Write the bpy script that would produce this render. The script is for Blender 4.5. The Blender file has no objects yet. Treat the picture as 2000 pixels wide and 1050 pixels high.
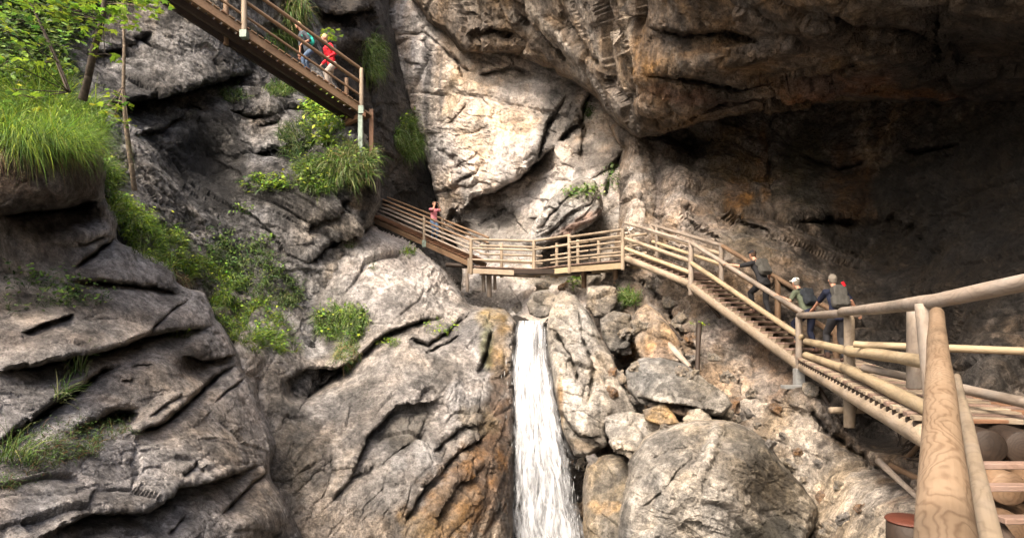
import bpy, bmesh, math, random
import numpy as np, time
from mathutils import Vector, Matrix
from mathutils.bvhtree import BVHTree
# ------------------------------------------------------------------ camera, sky, sun, exposure
S = bpy.context.scene
COL = S.collection
F, HOR = 1200.0, 640.0
cam_d = bpy.data.cameras.new('camera'); cam = bpy.data.objects.new('camera', cam_d); COL.objects.link(cam)
cam.location = (0, 0, 0); cam.rotation_euler = (math.radians(90), 0, 0)
cam_d.lens = 36.0*F/2000; cam_d.sensor_width = 36.0; cam_d.shift_y = (HOR-525)/2000.0
cam_d.clip_start = 0.05; cam_d.clip_end = 2000
S.camera = cam
SUN_EL, SUN_AZ = 51.0, 214.0            # azimuth clockwise from +Y (north): light comes from behind, left of the camera
w = bpy.data.worlds.new('World'); S.world = w; w.use_nodes = True
nt = w.node_tree; bg = nt.nodes['Background']
sky = nt.nodes.new('ShaderNodeTexSky'); sky.sky_type = 'NISHITA'; sky.sun_disc = False
sky.sun_elevation = math.radians(SUN_EL); sky.sun_rotation = math.radians(SUN_AZ)
sky.air_density = 1.0; sky.dust_density = 10.0; sky.ozone_density = 0.0
nt.links.new(sky.outputs[0], bg.inputs[0]); bg.inputs[1].default_value = 0.15
sl = bpy.data.lights.new('sun', 'SUN'); sl.energy = 1.2; sl.angle = math.radians(24); sl.color = (1.0, 0.90, 0.77)
so = bpy.data.objects.new('sun', sl); COL.objects.link(so)
_a, _e = math.radians(SUN_AZ), math.radians(SUN_EL)
_sd = Vector((math.sin(_a)*math.cos(_e), math.cos(_a)*math.cos(_e), math.sin(_e)))
so.rotation_euler = _sd.to_track_quat('Z', 'Y').to_euler()
S.view_settings.view_transform = 'Standard'; S.view_settings.look = 'None'
S.view_settings.exposure = 1.85; S.view_settings.gamma = 1.0

# ------------------------------------------------------------------ helpers
rng = np.random.default_rng(7); random.seed(7)
def PX(u, v, d): return Vector(((u-1000)/F*d, d, (HOR-v)/F*d))
def tag(o, label=None, cat=None, group=None, kind=None):
    for k, x in (('label', label), ('category', cat), ('group', group), ('kind', kind)):
        if x: o[k] = x
    return o
def empty(name, loc, label=None, cat=None, group=None):
    o = bpy.data.objects.new(name, None); COL.objects.link(o); o.location = loc; o.empty_display_size = 0.2
    return tag(o, label, cat, group)
PT = np.concatenate([rng.permutation(256)]*3).astype(np.int64)
GR = rng.normal(size=(256, 3)); GR /= np.linalg.norm(GR, axis=1)[:, None]
RV = rng.random((256, 3)); RD = rng.normal(size=(256, 3)); RD /= np.linalg.norm(RD, axis=1)[:, None]
def pn(p):
    i = np.floor(p).astype(np.int64); f = p-i; i &= 255
    w_ = f*f*f*(f*(f*6-15)+10); out = 0
    for a in (0, 1):
        wa = w_[:, 0] if a else 1-w_[:, 0]; pa = PT[(i[:, 0]+a) & 255]
        for b in (0, 1):
            wb = w_[:, 1] if b else 1-w_[:, 1]; pb = PT[(pa+i[:, 1]+b) & 255]
            for c in (0, 1):
                wc = w_[:, 2] if c else 1-w_[:, 2]; h = PT[(pb+i[:, 2]+c) & 255]
                g = GR[h]
                out = out+wa*wb*wc*(g[:, 0]*(f[:, 0]-a)+g[:, 1]*(f[:, 1]-b)+g[:, 2]*(f[:, 2]-c))
    return out*1.6
def fbm(p, o=4, g=0.5, l=2.03):
    s = 0; a = 1.0; t = 0
    for k in range(o): s = s+a*pn(p*(l**k)+k*17.3); t += a; a *= g
    return s/t
def ridge(p, o=4):
    s = 0; a = 1.0; t = 0
    for k in range(o): s = s+a*(1-2*np.abs(pn(p*(2.1**k)+k*9.1))); t += a; a *= 0.5
    return s/t
def worley(p):
    i = np.floor(p).astype(np.int64); n = len(p)
    d1 = np.full(n, 9e9); d2 = np.full(n, 9e9); idb = np.zeros(n, np.int64); vb = np.zeros((n, 3))
    for a in (-1, 0, 1):
        for b in (-1, 0, 1):
            for c in (-1, 0, 1):
                q = i+np.array([a, b, c]); h = PT[(PT[(PT[q[:, 0] & 255]+q[:, 1]) & 255]+q[:, 2]) & 255]
                v = p-(q+0.15+0.7*RV[h]); d = (v*v).sum(1)
                m = d < d1; d2 = np.where(m, d1, np.minimum(d2, d))
                d1 = np.where(m, d, d1); idb = np.where(m, h, idb); vb[m] = v[m]
    return idb, vb, np.sqrt(d1), np.sqrt(d2)
def smooth(x, a, b):
    t = np.clip((x-a)/(b-a), 0, 1); return t*t*(3-2*t)
def tps(pts, q):
    pts = np.array(pts, float); xy = pts[:, :2]/500; d = pts[:, 2]
    def K(r2): return 0.5*r2*np.log(r2+1e-9)
    n = len(xy); A = K(((xy[:, None]-xy[None])**2).sum(-1))+np.eye(n)*0.004
    Pm = np.c_[np.ones(n), xy]; M = np.block([[A, Pm], [Pm.T, np.zeros((3, 3))]])
    c = np.linalg.solve(M, np.r_[np.log(d), 0, 0, 0])
    lo, hi = xy.min(0)-0.15, xy.max(0)+0.15
    qq = np.clip(q/500, lo, hi); out = np.zeros(len(qq))
    for s in range(0, len(qq), 50000):
        z = qq[s:s+50000]; out[s:s+50000] = K(((z[:, None]-xy[None])**2).sum(-1))@c[:n]+c[n]+z@c[n+1:]
    return np.exp(np.clip(out, np.log(d.min()*0.75), np.log(d.max()*1.3)))
def seg_dist(q, poly, closed=False):
    pts = np.array(poly, float); n = len(pts); best = np.full(len(q), 1e9); cp = np.zeros_like(q); side = np.zeros(len(q))
    for k in range(n if closed else n-1):
        a, b = pts[k], pts[(k+1) % n]; ab = b-a; L = (ab**2).sum()+1e-9
        t = np.clip(((q-a)@ab)/L, 0, 1); c = a+t[:, None]*ab; dd = ((q-c)**2).sum(1); m = dd < best
        best = np.where(m, dd, best); cp[m] = c[m]
        cr = ab[0]*(q[:, 1]-a[1])-ab[1]*(q[:, 0]-a[0]); side = np.where(m, np.sign(cr), side)
    return np.sqrt(best), cp, side
def inside(q, poly):
    pts = np.array(poly, float); n = len(pts); r = np.zeros(len(q), bool)
    for k in range(n):
        a, b = pts[k], pts[(k+1) % n]
        if a[1] == b[1]: continue
        m = ((a[1] > q[:, 1]) != (b[1] > q[:, 1])) & (q[:, 0] < (b[0]-a[0])*(q[:, 1]-a[1])/(b[1]-a[1])+a[0]); r ^= m
    return r
def refine(poly, amp, step=14, closed=True, seed=0, curve=0.35):
    pts = [np.array(p, float) for p in poly]; n = len(pts); out = []
    for k in range(n if closed else n-1):
        p0, p1, p2, p3 = pts[(k-1) % n], pts[k], pts[(k+1) % n], pts[(k+2) % n]
        m = max(1, int(np.linalg.norm(p2-p1)/step))
        for j in range(m):
            t = j/m; lin = p1+(p2-p1)*t
            cr = 0.5*((2*p1)+(-p0+p2)*t+(2*p0-5*p1+4*p2-p3)*t*t+(-p0+3*p1-3*p2+p3)*t**3)
            out.append(lin*(1-curve)+cr*curve)
    if not closed: out.append(pts[-1])
    o = np.array(out); z = np.c_[o/26.0, np.full(len(o), seed*3.7)]
    o[:, 0] += amp*(pn(z)+0.5*pn(z*2.7)); o[:, 1] += amp*(pn(z+50)+0.5*pn(z*2.7+50))
    return o

# ------------------------------------------------------------------ rock builder
BV = []
def srgb(r, g, b):
    f = lambda c: (c/255/12.92) if c/255 <= 0.04045 else ((c/255+0.055)/1.055)**2.4
    return np.array([f(r), f(g), f(b)])
def rock_mat(name, bump=1.0, contrast=1.0, scale=1.0, dark=0.35):
    m = bpy.data.materials.new(name); m.use_nodes = True; t = m.node_tree; N = t.nodes; L = t.links
    b = N['Principled BSDF']; at = N.new('ShaderNodeAttribute'); at.attribute_name = 'albedo'
    tc = N.new('ShaderNodeTexCoord')
    def noise(sc, det, rough=0.6, stretch=None, dist=0.0):
        n = N.new('ShaderNodeTexNoise'); n.inputs['Scale'].default_value = sc*scale; n.inputs['Detail'].default_value = det
        n.inputs['Roughness'].default_value = rough; n.inputs['Distortion'].default_value = dist
        if stretch:
            mp = N.new('ShaderNodeMapping'); mp.inputs['Scale'].default_value = stretch; mp.inputs['Rotation'].default_value = (0.2, 0.6, 0.3)
            L.new(tc.outputs['Object'], mp.inputs[0]); L.new(mp.outputs[0], n.inputs['Vector'])
        else: L.new(tc.outputs['Object'], n.inputs['Vector'])
        return n
    def ramp(src, a, b_, ca, cb):
        r = N.new('ShaderNodeMapRange'); r.inputs[1].default_value = a; r.inputs[2].default_value = b_
        r.inputs[3].default_value = ca; r.inputs[4].default_value = cb; r.interpolation_type = 'SMOOTHSTEP'; L.new(src, r.inputs[0]); return r.outputs[0]
    def mul(a, b_):
        x = N.new('ShaderNodeMath'); x.operation = 'MULTIPLY'
        for i, s in enumerate((a, b_)):
            if isinstance(s, float): x.inputs[i].default_value = s
            else: L.new(s, x.inputs[i])
        return x.outputs[0]
    n1 = noise(1.7, 9, 0.68); n2 = noise(9, 8, 0.7); n3 = noise(38, 4, 0.7); n4 = noise(4.2, 8, 0.66, (1, 1, 0.25), 0.4)
    c = contrast
    k = mul(mul(ramp(n1.outputs[0], 0.36, 0.6, 1-0.38*c, 1.12), ramp(n2.outputs[0], 0.36, 0.62, 1-0.42*c, 1.15)),
            mul(ramp(n3.outputs[0], 0.36, 0.62, 1-0.3*c, 1.2), ramp(n4.outputs[0], 0.40, 0.56, dark, 1.0)))
    mx = N.new('ShaderNodeVectorMath'); mx.operation = 'SCALE'; L.new(at.outputs['Color'], mx.inputs[0]); L.new(k, mx.inputs['Scale'])
    # slight warm / cool shift
    hs = N.new('ShaderNodeHueSaturation'); L.new(mx.outputs[0], hs.inputs['Color'])
    nh = noise(0.9, 5, 0.6); L.new(ramp(nh.outputs[0], 0.35, 0.65, 0.6, 1.15), hs.inputs['Saturation'])
    L.new(hs.outputs[0], b.inputs['Base Color'])
    rr = N.new('ShaderNodeMapRange'); rr.inputs[3].default_value = 0.85; rr.inputs[4].default_value = 0.24
    wv = mul(at.outputs['Alpha'], ramp(n2.outputs[0], 0.42, 0.56, 0.25, 1.0)); L.new(wv, rr.inputs[0]); L.new(rr.outputs[0], b.inputs['Roughness'])
    b.inputs['Specular IOR Level'].default_value = 0.4
    v = N.new('ShaderNodeTexVoronoi'); v.feature = 'DISTANCE_TO_EDGE'; v.inputs['Scale'].default_value = 2.6*scale
    nd = noise(3.0, 4); ad = N.new('ShaderNodeMixRGB'); ad.blend_type = 'ADD'; ad.inputs[0].default_value = 0.55
    mp = N.new('ShaderNodeMapping'); mp.inputs['Scale'].default_value = (0.7, 0.7, 1.6); mp.inputs['Rotation'].default_value = (0.5, 0.55, 0)
    L.new(tc.outputs['Object'], mp.inputs[0]); L.new(mp.outputs[0], ad.inputs[1]); L.new(nd.outputs['Color'], ad.inputs[2]); L.new(ad.outputs[0], v.inputs['Vector'])
    cr = ramp(v.outputs[0], 0.0, 0.06, 0.0, 1.0)
    def chip(sc):          # tilted planar chips
        vv = N.new('ShaderNodeTexVoronoi'); vv.feature = 'F1'; vv.inputs['Scale'].default_value = sc*scale; L.new(ad.outputs[0], vv.inputs['Vector'])
        sb = N.new('ShaderNodeVectorMath'); sb.operation = 'SUBTRACT'; L.new(ad.outputs[0], sb.inputs[0]); L.new(vv.outputs['Position'], sb.inputs[1])
        cc = N.new('ShaderNodeVectorMath'); cc.operation = 'SUBTRACT'; L.new(vv.outputs['Color'], cc.inputs[0]); cc.inputs[1].default_value = (.5, .5, .5)
        d = N.new('ShaderNodeVectorMath'); d.operation = 'DOT_PRODUCT'; L.new(sb.outputs[0], d.inputs[0]); L.new(cc.outputs[0], d.inputs[1])
        return d.outputs['Value']
    def bmp(h, s, d, prev=None):
        x = N.new('ShaderNodeBump'); x.inputs['Strength'].default_value = s; x.inputs['Distance'].default_value = d; L.new(h, x.inputs['Height'])
        if prev: L.new(prev, x.inputs['Normal'])
        return x.outputs[0]
    q = bmp(cr, 0.35*bump, 0.04); q = bmp(chip(2.2), 0.9*bump, 0.9, q); q = bmp(chip(7.0), 0.9*bump, 0.8, q); q = bmp(n4.outputs[0], 0.7*bump, 0.12, q); q = bmp(n2.outputs[0], 0.9*bump, 0.12, q); q = bmp(n3.outputs[0], 0.9*bump, 0.04, q)
    L.new(q, b.inputs['Normal'])
    return m
def rock(name, outline, ctrl, step=3.0, edge=(25, 1.0), back=6.0, jit=5, cracks=(), holes=(), disp=None, color=None, patches=(),
         mat=None, closed=False, seed=0, base=(.25, .23, .2), wet=0.0, streak=0.0, parent=None, steps=8, refstep=14, dark=0.5, veins_glints=0.0):
    ol = refine(outline, jit, refstep, True, seed)
    mrg = steps*step
    u0, v0 = ol.min(0)-mrg; u1, v1 = ol.max(0)+mrg
    def axis(lo, hi, f0, f1):
        a = max(lo, f0); b = min(hi, f1)
        if a >= b: return np.linspace(lo, hi, int((hi-lo)/(step*4))+2)
        out = list(np.arange(a, b+step, step)); s = step; x = out[-1]
        while x < hi: s *= 1.12; x += min(s, 26); out.append(x)
        s = step; x = a; pre = []
        while x > lo: s *= 1.12; x -= min(s, 26); pre.append(x)
        return np.array(pre[::-1]+out)
    ua, va_ = axis(u0, u1, -20, 2020), axis(v0, v1, -20, 1070); nu, nv = len(ua), len(va_)
    U, V = np.meshgrid(ua, va_); q = np.c_[U.ravel(), V.ravel()]
    dist, cp, _ = seg_dist(q, ol, True); ins = inside(q, ol); sd = np.where(ins, dist, -dist)
    # only work on the points that make it into the mesh
    t = np.clip(-sd/mrg, 0, 1)
    uv = np.where(ins[:, None], q, cp)
    D = tps(ctrl, uv)
    # small warp so traced cracks wander
    z = np.c_[uv/34.0, np.full(len(uv), seed+0.5)]
    wq = uv+2.6*np.c_[pn(z), pn(z+31)]+1.6*np.c_[pn(z*3.1), pn(z*3.1+31)]
    for cdef in cracks:
        poly, wd, dp, lip, L = cdef           # lip>0: rock below the crack (image down) stands back
        lo = np.array(poly).min(0)-L*2.5-wd*3; hi = np.array(poly).max(0)+L*2.5+wd*3
        m = np.all((wq > lo) & (wq < hi), axis=1)
        if not m.any(): continue
        pl = refine(poly, 2.2, 9, False, seed+len(poly), 0.0)
        dd, cpp, side = seg_dist(wq[m], pl); below = side > 0
        e0 = np.minimum(np.linalg.norm(cpp-pl[0], axis=1), np.linalg.norm(cpp-pl[-1], axis=1)); tot = np.linalg.norm(pl[0]-pl[-1])
        fade = smooth(e0, -1, 0.22*tot); endd = np.exp(-(np.maximum(0, dd-L)/L)**2)
        add = dp*1.15*np.exp(-(dd/(wd*.6))**1.4)*(.45+.9*np.clip(pn(np.c_[cpp/17.0, np.full(len(cpp), 3.3+seed)])+.5, 0, 1.2))*fade
        add = add+np.where(below, lip*np.exp(-dd/L)*smooth(dd, 0, wd*0.35), -lip*0.35*np.exp(-dd/L))*fade*endd
        D[m] += add
    for (hu, hv, ra, rb, ang, dp) in holes:   # +dp recess, -dp bulge
        ca, sa = math.cos(math.radians(ang)), math.sin(math.radians(ang))
        x = (wq[:, 0]-hu)*ca+(wq[:, 1]-hv)*sa; y = -(wq[:, 0]-hu)*sa+(wq[:, 1]-hv)*ca
        D += dp*np.exp(-((x/ra)**2+(y/rb)**2)**1.3)
    er, ed = edge; s = np.clip(sd/er, 0, 1)
    D += ed*(1-np.sqrt(np.clip(1-(1-s)**2, 0, 1)))*np.where(ins, 1, 1)
    cen = ol.mean(0)
    if closed:
        a = t*math.pi/2; uvf = uv+(cen-uv)*(1-np.cos(a))[:, None]; D = D+back*np.sin(a)
    else:
        uvf = uv; D = D+back*t
    P = np.c_[(uvf[:, 0]-1000)/F*D, D, (HOR-uvf[:, 1])/F*D]
    def normals(P):
        G = P.reshape(nv, nu, 3); du = np.gradient(G, axis=1); dv = np.gradient(G, axis=0)
        n = np.cross(dv, du); n /= (np.linalg.norm(n, axis=2)[..., None]+1e-9); n = n.reshape(-1, 3)
        return n
    n = normals(P)
    dsp = np.zeros(len(P)); extra = {}
    dd_ = dict(bed=(0.45, 0.1, 0.88), bedf=1.2, beda=0.15, fac=((0.5, .25), (1.6, .08)), fb=(0.25, .5), fine=(2.5, .06))
    if disp: dd_.update(disp)
    if dd_['fb'][1]: dsp += dd_['fb'][1]*fbm(P*dd_['fb'][0]+seed*5.1, 4)
    wp = P+0.22*np.c_[fbm(P*0.8+3, 2), fbm(P*0.8+13, 2), fbm(P*0.8+23, 2)]
    bn = np.array(dd_['bed'], float); bn /= np.linalg.norm(bn)
    if dd_['beda']:
        for kf, ka in ((1, 1), (2.7, .45)):
            s_ = (wp@bn)*dd_['bedf']*kf+1.3*fbm(P*0.35+seed*3+kf, 3)
            fl = np.floor(s_); fr = s_-fl; hsh = RV[PT[(fl.astype(np.int64)+seed) & 255], 0]
            prof = smooth(fr, 0, 0.12)*(1-0.75*fr)          # sharp undercut, sloping top
            amp = np.clip(fbm(P*0.5+seed+7*kf, 2)*1.8+0.55, 0, 1.2)
            dsp += dd_['beda']*ka*(prof+0.8*(hsh-0.5))*amp
    # facets: stretched along the bedding
    ax = np.cross(bn, [0, 1, 0]); ax /= np.linalg.norm(ax); bx = np.cross(bn, ax); R = np.stack([ax*0.6, bx*0.75, bn*1.5])
    for sc, am in dd_['fac']:
        idb, vb, f1, f2 = worley(((P if sc < 3 else wp)@R.T)*sc+0.12*fbm(P*sc*.8, 2)[:, None]+seed*2.3)
        fc = (vb*RD[idb]).sum(1)*1.5+(RV[idb, 1]-0.5)*0.9
        gm = 0.25+0.75*smooth(fbm(P*0.22+seed+sc, 2), -0.15, 0.3)
        dsp += am*gm*(fc-0.5*np.exp(-((f2-f1)/0.06)**2))
        extra[sc] = (idb, f2-f1)
    ff, fa = dd_['fine']
    if fa: dsp += fa*ridge(P*ff+seed, 3)+fa*0.5*ridge(P*ff*3.3+seed, 2)
    G = P.reshape(nv, nu, 3); su = np.linalg.norm(np.gradient(G, axis=1), axis=2)/(np.gradient(ua)[None, :]+1e-6); sv = np.linalg.norm(np.gradient(G, axis=0), axis=2)/(np.gradient(va_)[:, None]+1e-6)
    st_ = (np.maximum(su, sv).ravel()*F/D); dsp = dsp*np.clip(1.9/np.maximum(st_, 1e-3), .07, 1)
    P = P+n*dsp[:, None]
    # ---------------- colour of the stone, plus shade and light painted in by some patches
    C = np.tile(np.array(base, float), (len(P), 1))
    va = fbm(P*0.45+seed*2, 4); vb_ = fbm(P*1.7+seed*4, 4)
    C *= (1+0.30*va+0.35*vb_)[:, None]
    wr = (fbm(P*0.28+77+seed, 3))[:, None]; C *= (1+wr*np.array([0.22, 0.02, -0.28]))
    if dark:
        lich = smooth(fbm(P*np.array([0.9, 0.9, 0.5])+seed*9+41, 5), 0.02, 0.22); C *= (1-dark*lich)[:, None]
    wetv = np.full(len(P), wet)
    if veins_glints:
        vv = np.abs(fbm(P*0.9+seed*1.7, 4)); C += veins_glints*np.exp(-(vv/0.025)**2)[:, None]*np.array([1, .98, .93])
    if streak:
        st = fbm(np.c_[P[:, 0]*1.5, P[:, 1]*1.2, P[:, 2]*0.09]+seed, 4); sk = smooth(st, 0.0, 0.26)*streak
        C = C*(1-sk[:, None])+C*sk[:, None]*np.array([.28, .27, .28])
        st2 = smooth(fbm(np.c_[P[:, 0]*1.1, P[:, 1], P[:, 2]*0.12]+seed+50, 4), 0.08, 0.3)*streak
        C = C*(1+st2[:, None]*np.array([.22, 0.04, -.2]))
    zz = np.c_[uvf/48.0, np.full(len(uv), seed+9.)]
    for pd in patches:
        pu, pv, ra, rb, ang, col, k = pd[:7]; wt = pd[7] if len(pd) > 7 else None
        ca, sa = math.cos(math.radians(ang)), math.sin(math.radians(ang))
        m = (np.abs(uvf[:, 0]-pu) < max(ra, rb)*1.9) & (np.abs(uvf[:, 1]-pv) < max(ra, rb)*1.9)
        if not m.any(): continue
        z_ = zz[m]; du_ = uvf[m, 0]-pu+20*fbm(z_, 4)*min(ra, rb)/30; dv_ = uvf[m, 1]-pv+20*fbm(z_+40, 4)*min(ra, rb)/30
        x = du_*ca+dv_*sa; y = -du_*sa+dv_*ca
        r = np.sqrt((x/ra)**2+(y/rb)**2)+0.45*fbm(z_*2.2+5, 4)
        mk = (1-smooth(r, 0.55, 1.15))*k
        vr = 1+0.4*vb_[m]+0.3*va[m]
        C[m] = C[m]*(1-mk[:, None])+np.array(col)*vr[:, None]*mk[:, None]
        if wt is not None: wetv[m] = np.maximum(wetv[m], mk*wt)
    C = np.clip(C, 0.004, 0.75)
    # ---------------- mesh
    idx = np.arange(nu*nv).reshape(nv, nu); qd = np.stack([idx[:-1, :-1], idx[1:, :-1], idx[1:, 1:], idx[:-1, 1:]], -1).reshape(-1, 4)
    keep = (t[qd].min(1) < 1.0)
    qd = qd[keep]; used = np.unique(qd); rm = np.zeros(nu*nv, np.int64); rm[used] = np.arange(len(used)); qd = rm[qd]
    P = P[used]; C = C[used]; wetv = wetv[used]
    o = Vector(P.mean(0)) if not parent else parent.location
    me = bpy.data.meshes.new(name); me.vertices.add(len(P)); me.vertices.foreach_set('co', (P-np.array(o)).ravel())
    me.loops.add(qd.size); me.loops.foreach_set('vertex_index', qd.ravel()); me.polygons.add(len(qd))
    me.polygons.foreach_set('loop_start', np.arange(0, qd.size, 4)); me.polygons.foreach_set('loop_total', np.full(len(qd), 4))
    me.update(calc_edges=True); me.validate()
    ca_ = me.attributes.new('albedo', 'FLOAT_COLOR', 'POINT'); ca_.data.foreach_set('color', np.c_[C, np.clip(wetv, 0, 1)].ravel())
    me.polygons.foreach_set('use_smooth', np.zeros(len(me.polygons), bool)); me.materials.append(mat)
    ob = bpy.data.objects.new(name, me); COL.objects.link(ob); ob.location = o
    BV.append((BVHTree.FromPolygons([Vector(p) for p in P.tolist()], qd.tolist()), ob))
    return ob
def hit(u, v, dmin=0.5):
    best = None; dr = Vector(((u-1000)/F, 1, (HOR-v)/F)); L = dr.length; dr.normalize()
    for bv, ob in BV:
        r = bv.ray_cast(dr*dmin, dr, 300)
        if r[0] is not None and (best is None or r[0].y < best[0].y): best = (r[0], r[1])
    if best is None: return PX(u, v, 20), Vector((0, -1, 0))
    n = best[1]; n = -n if n.dot(dr) > 0 else n
    return best[0], n
# ------------------------------------------------------------------ the gorge
M_rock = rock_mat('limestone', 1.0, 0.9, 1.0, 0.62)
M_rockd = rock_mat('weathered_limestone', 1.3, 1.35, 1.15, 0.4)
M_pale = rock_mat('pale_limestone', 0.8, 0.6, 0.8, 0.8)
M_cave = rock_mat('cave_stone', 1.0, 0.9, 0.8, 0.6)
M_near = rock_mat('ledge_limestone', 1.0, 0.9, 1.5, 0.6)
BLK = (.022, .021, .021); ORG = (.30, .16, .055); RST = (.20, .085, .035); GRY = (.42, .405, .39); WHT = (.50, .45, .39); MOS = (.13, .14, .04); BRN = (.14, .095, .055)
def structure(o): o['kind'] = 'structure'; return o
# left cliff (mid distance)
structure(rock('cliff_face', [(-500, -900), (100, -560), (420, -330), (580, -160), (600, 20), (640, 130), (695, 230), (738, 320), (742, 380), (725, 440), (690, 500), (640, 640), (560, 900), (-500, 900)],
    [(-400, -600, 13), (500, -600, 22), (-300, 100, 15), (0, 100, 15.5), (200, 60, 18), (400, 60, 19.5), (560, 0, 22), (560, 100, 23), (250, 200, 17), (450, 190, 20), (640, 200, 22), (690, 310, 18.7), (690, 240, 19.9),
     (620, 330, 18.9), (350, 330, 17.5), (200, 300, 14.5), (270, 420, 14.2), (450, 430, 18), (705, 400, 19.4), (560, 480, 18), (450, 600, 16), (600, 620, 17.8), (560, 800, 15.5), (300, 700, 14), (-200, 600, 13)],
    step=2.8, edge=(24, 1.5), back=7, jit=7, seed=1,
    cracks=[([(190, 205), (250, 200), (320, 190), (360, 178), (440, 152), (500, 138)], 9, .5, 1.6, 40),
            ([(255, 265), (320, 255), (345, 228), (380, 232), (420, 245)], 5, .35, .5, 18),
            ([(340, 215), (375, 205), (410, 215)], 5, .35, .3, 12),
            ([(170, 105), (240, 95), (300, 60)], 8, .5, .8, 25),
            ([(585, 458), (640, 420), (690, 385)], 6, .5, .5, 18), ([(480, 300), (560, 290), (620, 270)], 5, .3, .4, 20),
            ([(500, 250), (560, 230)], 4, .3, .3, 15), ([(430, 210), (500, 230), (560, 210), (640, 205)], 6, .4, .5, 22),
            ([(590, 518), (660, 472), (735, 440)], 7, .9, .5, 20), ([(560, 610), (620, 605)], 5, .4, .3, 14)],
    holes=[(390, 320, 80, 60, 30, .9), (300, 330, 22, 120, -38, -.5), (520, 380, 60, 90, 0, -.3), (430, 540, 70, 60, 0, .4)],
    disp=dict(bed=(.35, .2, .9), bedf=.75, beda=0.140, fac=((.4, 0.295), (1.1, 0.124), (2.8, 0.043)), fb=(.2, 0.240), fine=(2.2, 0.032)),
    base=(.35, .335, .325), veins_glints=.3, dark=.9, mat=M_rockd, wet=.35, streak=.25,  # pale veins raised here to paint white wet glints into the stone
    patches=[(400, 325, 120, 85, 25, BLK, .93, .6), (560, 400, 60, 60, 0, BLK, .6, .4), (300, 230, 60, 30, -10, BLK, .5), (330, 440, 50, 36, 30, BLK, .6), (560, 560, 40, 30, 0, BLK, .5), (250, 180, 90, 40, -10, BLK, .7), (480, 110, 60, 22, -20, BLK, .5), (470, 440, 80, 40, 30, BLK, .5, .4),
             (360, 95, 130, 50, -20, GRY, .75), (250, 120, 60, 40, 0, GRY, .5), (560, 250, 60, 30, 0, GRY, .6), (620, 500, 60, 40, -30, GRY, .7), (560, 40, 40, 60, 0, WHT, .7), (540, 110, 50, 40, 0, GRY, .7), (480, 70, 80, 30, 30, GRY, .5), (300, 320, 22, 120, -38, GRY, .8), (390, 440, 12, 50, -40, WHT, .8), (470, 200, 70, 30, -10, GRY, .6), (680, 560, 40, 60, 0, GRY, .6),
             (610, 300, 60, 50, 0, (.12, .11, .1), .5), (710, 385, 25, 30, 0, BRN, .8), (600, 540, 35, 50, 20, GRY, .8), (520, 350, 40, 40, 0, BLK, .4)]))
# narrow back wall of the slot
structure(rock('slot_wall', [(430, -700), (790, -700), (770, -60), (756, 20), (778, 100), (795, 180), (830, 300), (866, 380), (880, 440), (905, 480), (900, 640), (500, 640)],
    [(450, -500, 24), (500, 0, 25), (620, 50, 25), (700, 80, 27), (740, 30, 30), (700, 250, 28), (780, 250, 32), (850, 400, 35.4), (770, 100, 33), (700, 450, 29.5), (880, 600, 32), (600, 500, 27)],
    step=3.2, edge=(8, .6), jit=4, seed=2, back=5,
    cracks=[([(610, 20), (660, 30), (700, 20), (735, 15)], 10, .4, 2.2, 26), ([(720, 205), (780, 200)], 4, .3, .2, 12), ([(690, 110), (720, 160), (740, 260)], 6, .5, .3, 16)],
    holes=[(675, 110, 32, 34, 0, 1.2), (700, 15, 25, 35, 20, -1.0)],
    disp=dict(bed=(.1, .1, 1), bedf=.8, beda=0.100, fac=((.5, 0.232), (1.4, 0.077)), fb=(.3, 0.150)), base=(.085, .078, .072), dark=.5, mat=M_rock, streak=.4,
    patches=[(640, 60, 50, 26, 30, GRY, .7), (675, 125, 30, 36, 0, (.05, .04, .035), .8), (700, 20, 40, 34, 0, (.05, .04, .03), .8), (800, 380, 50, 60, 0, (.035, .03, .025), .8)]))  # dark base and patches paint in the shade of the slot and its hole
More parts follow.
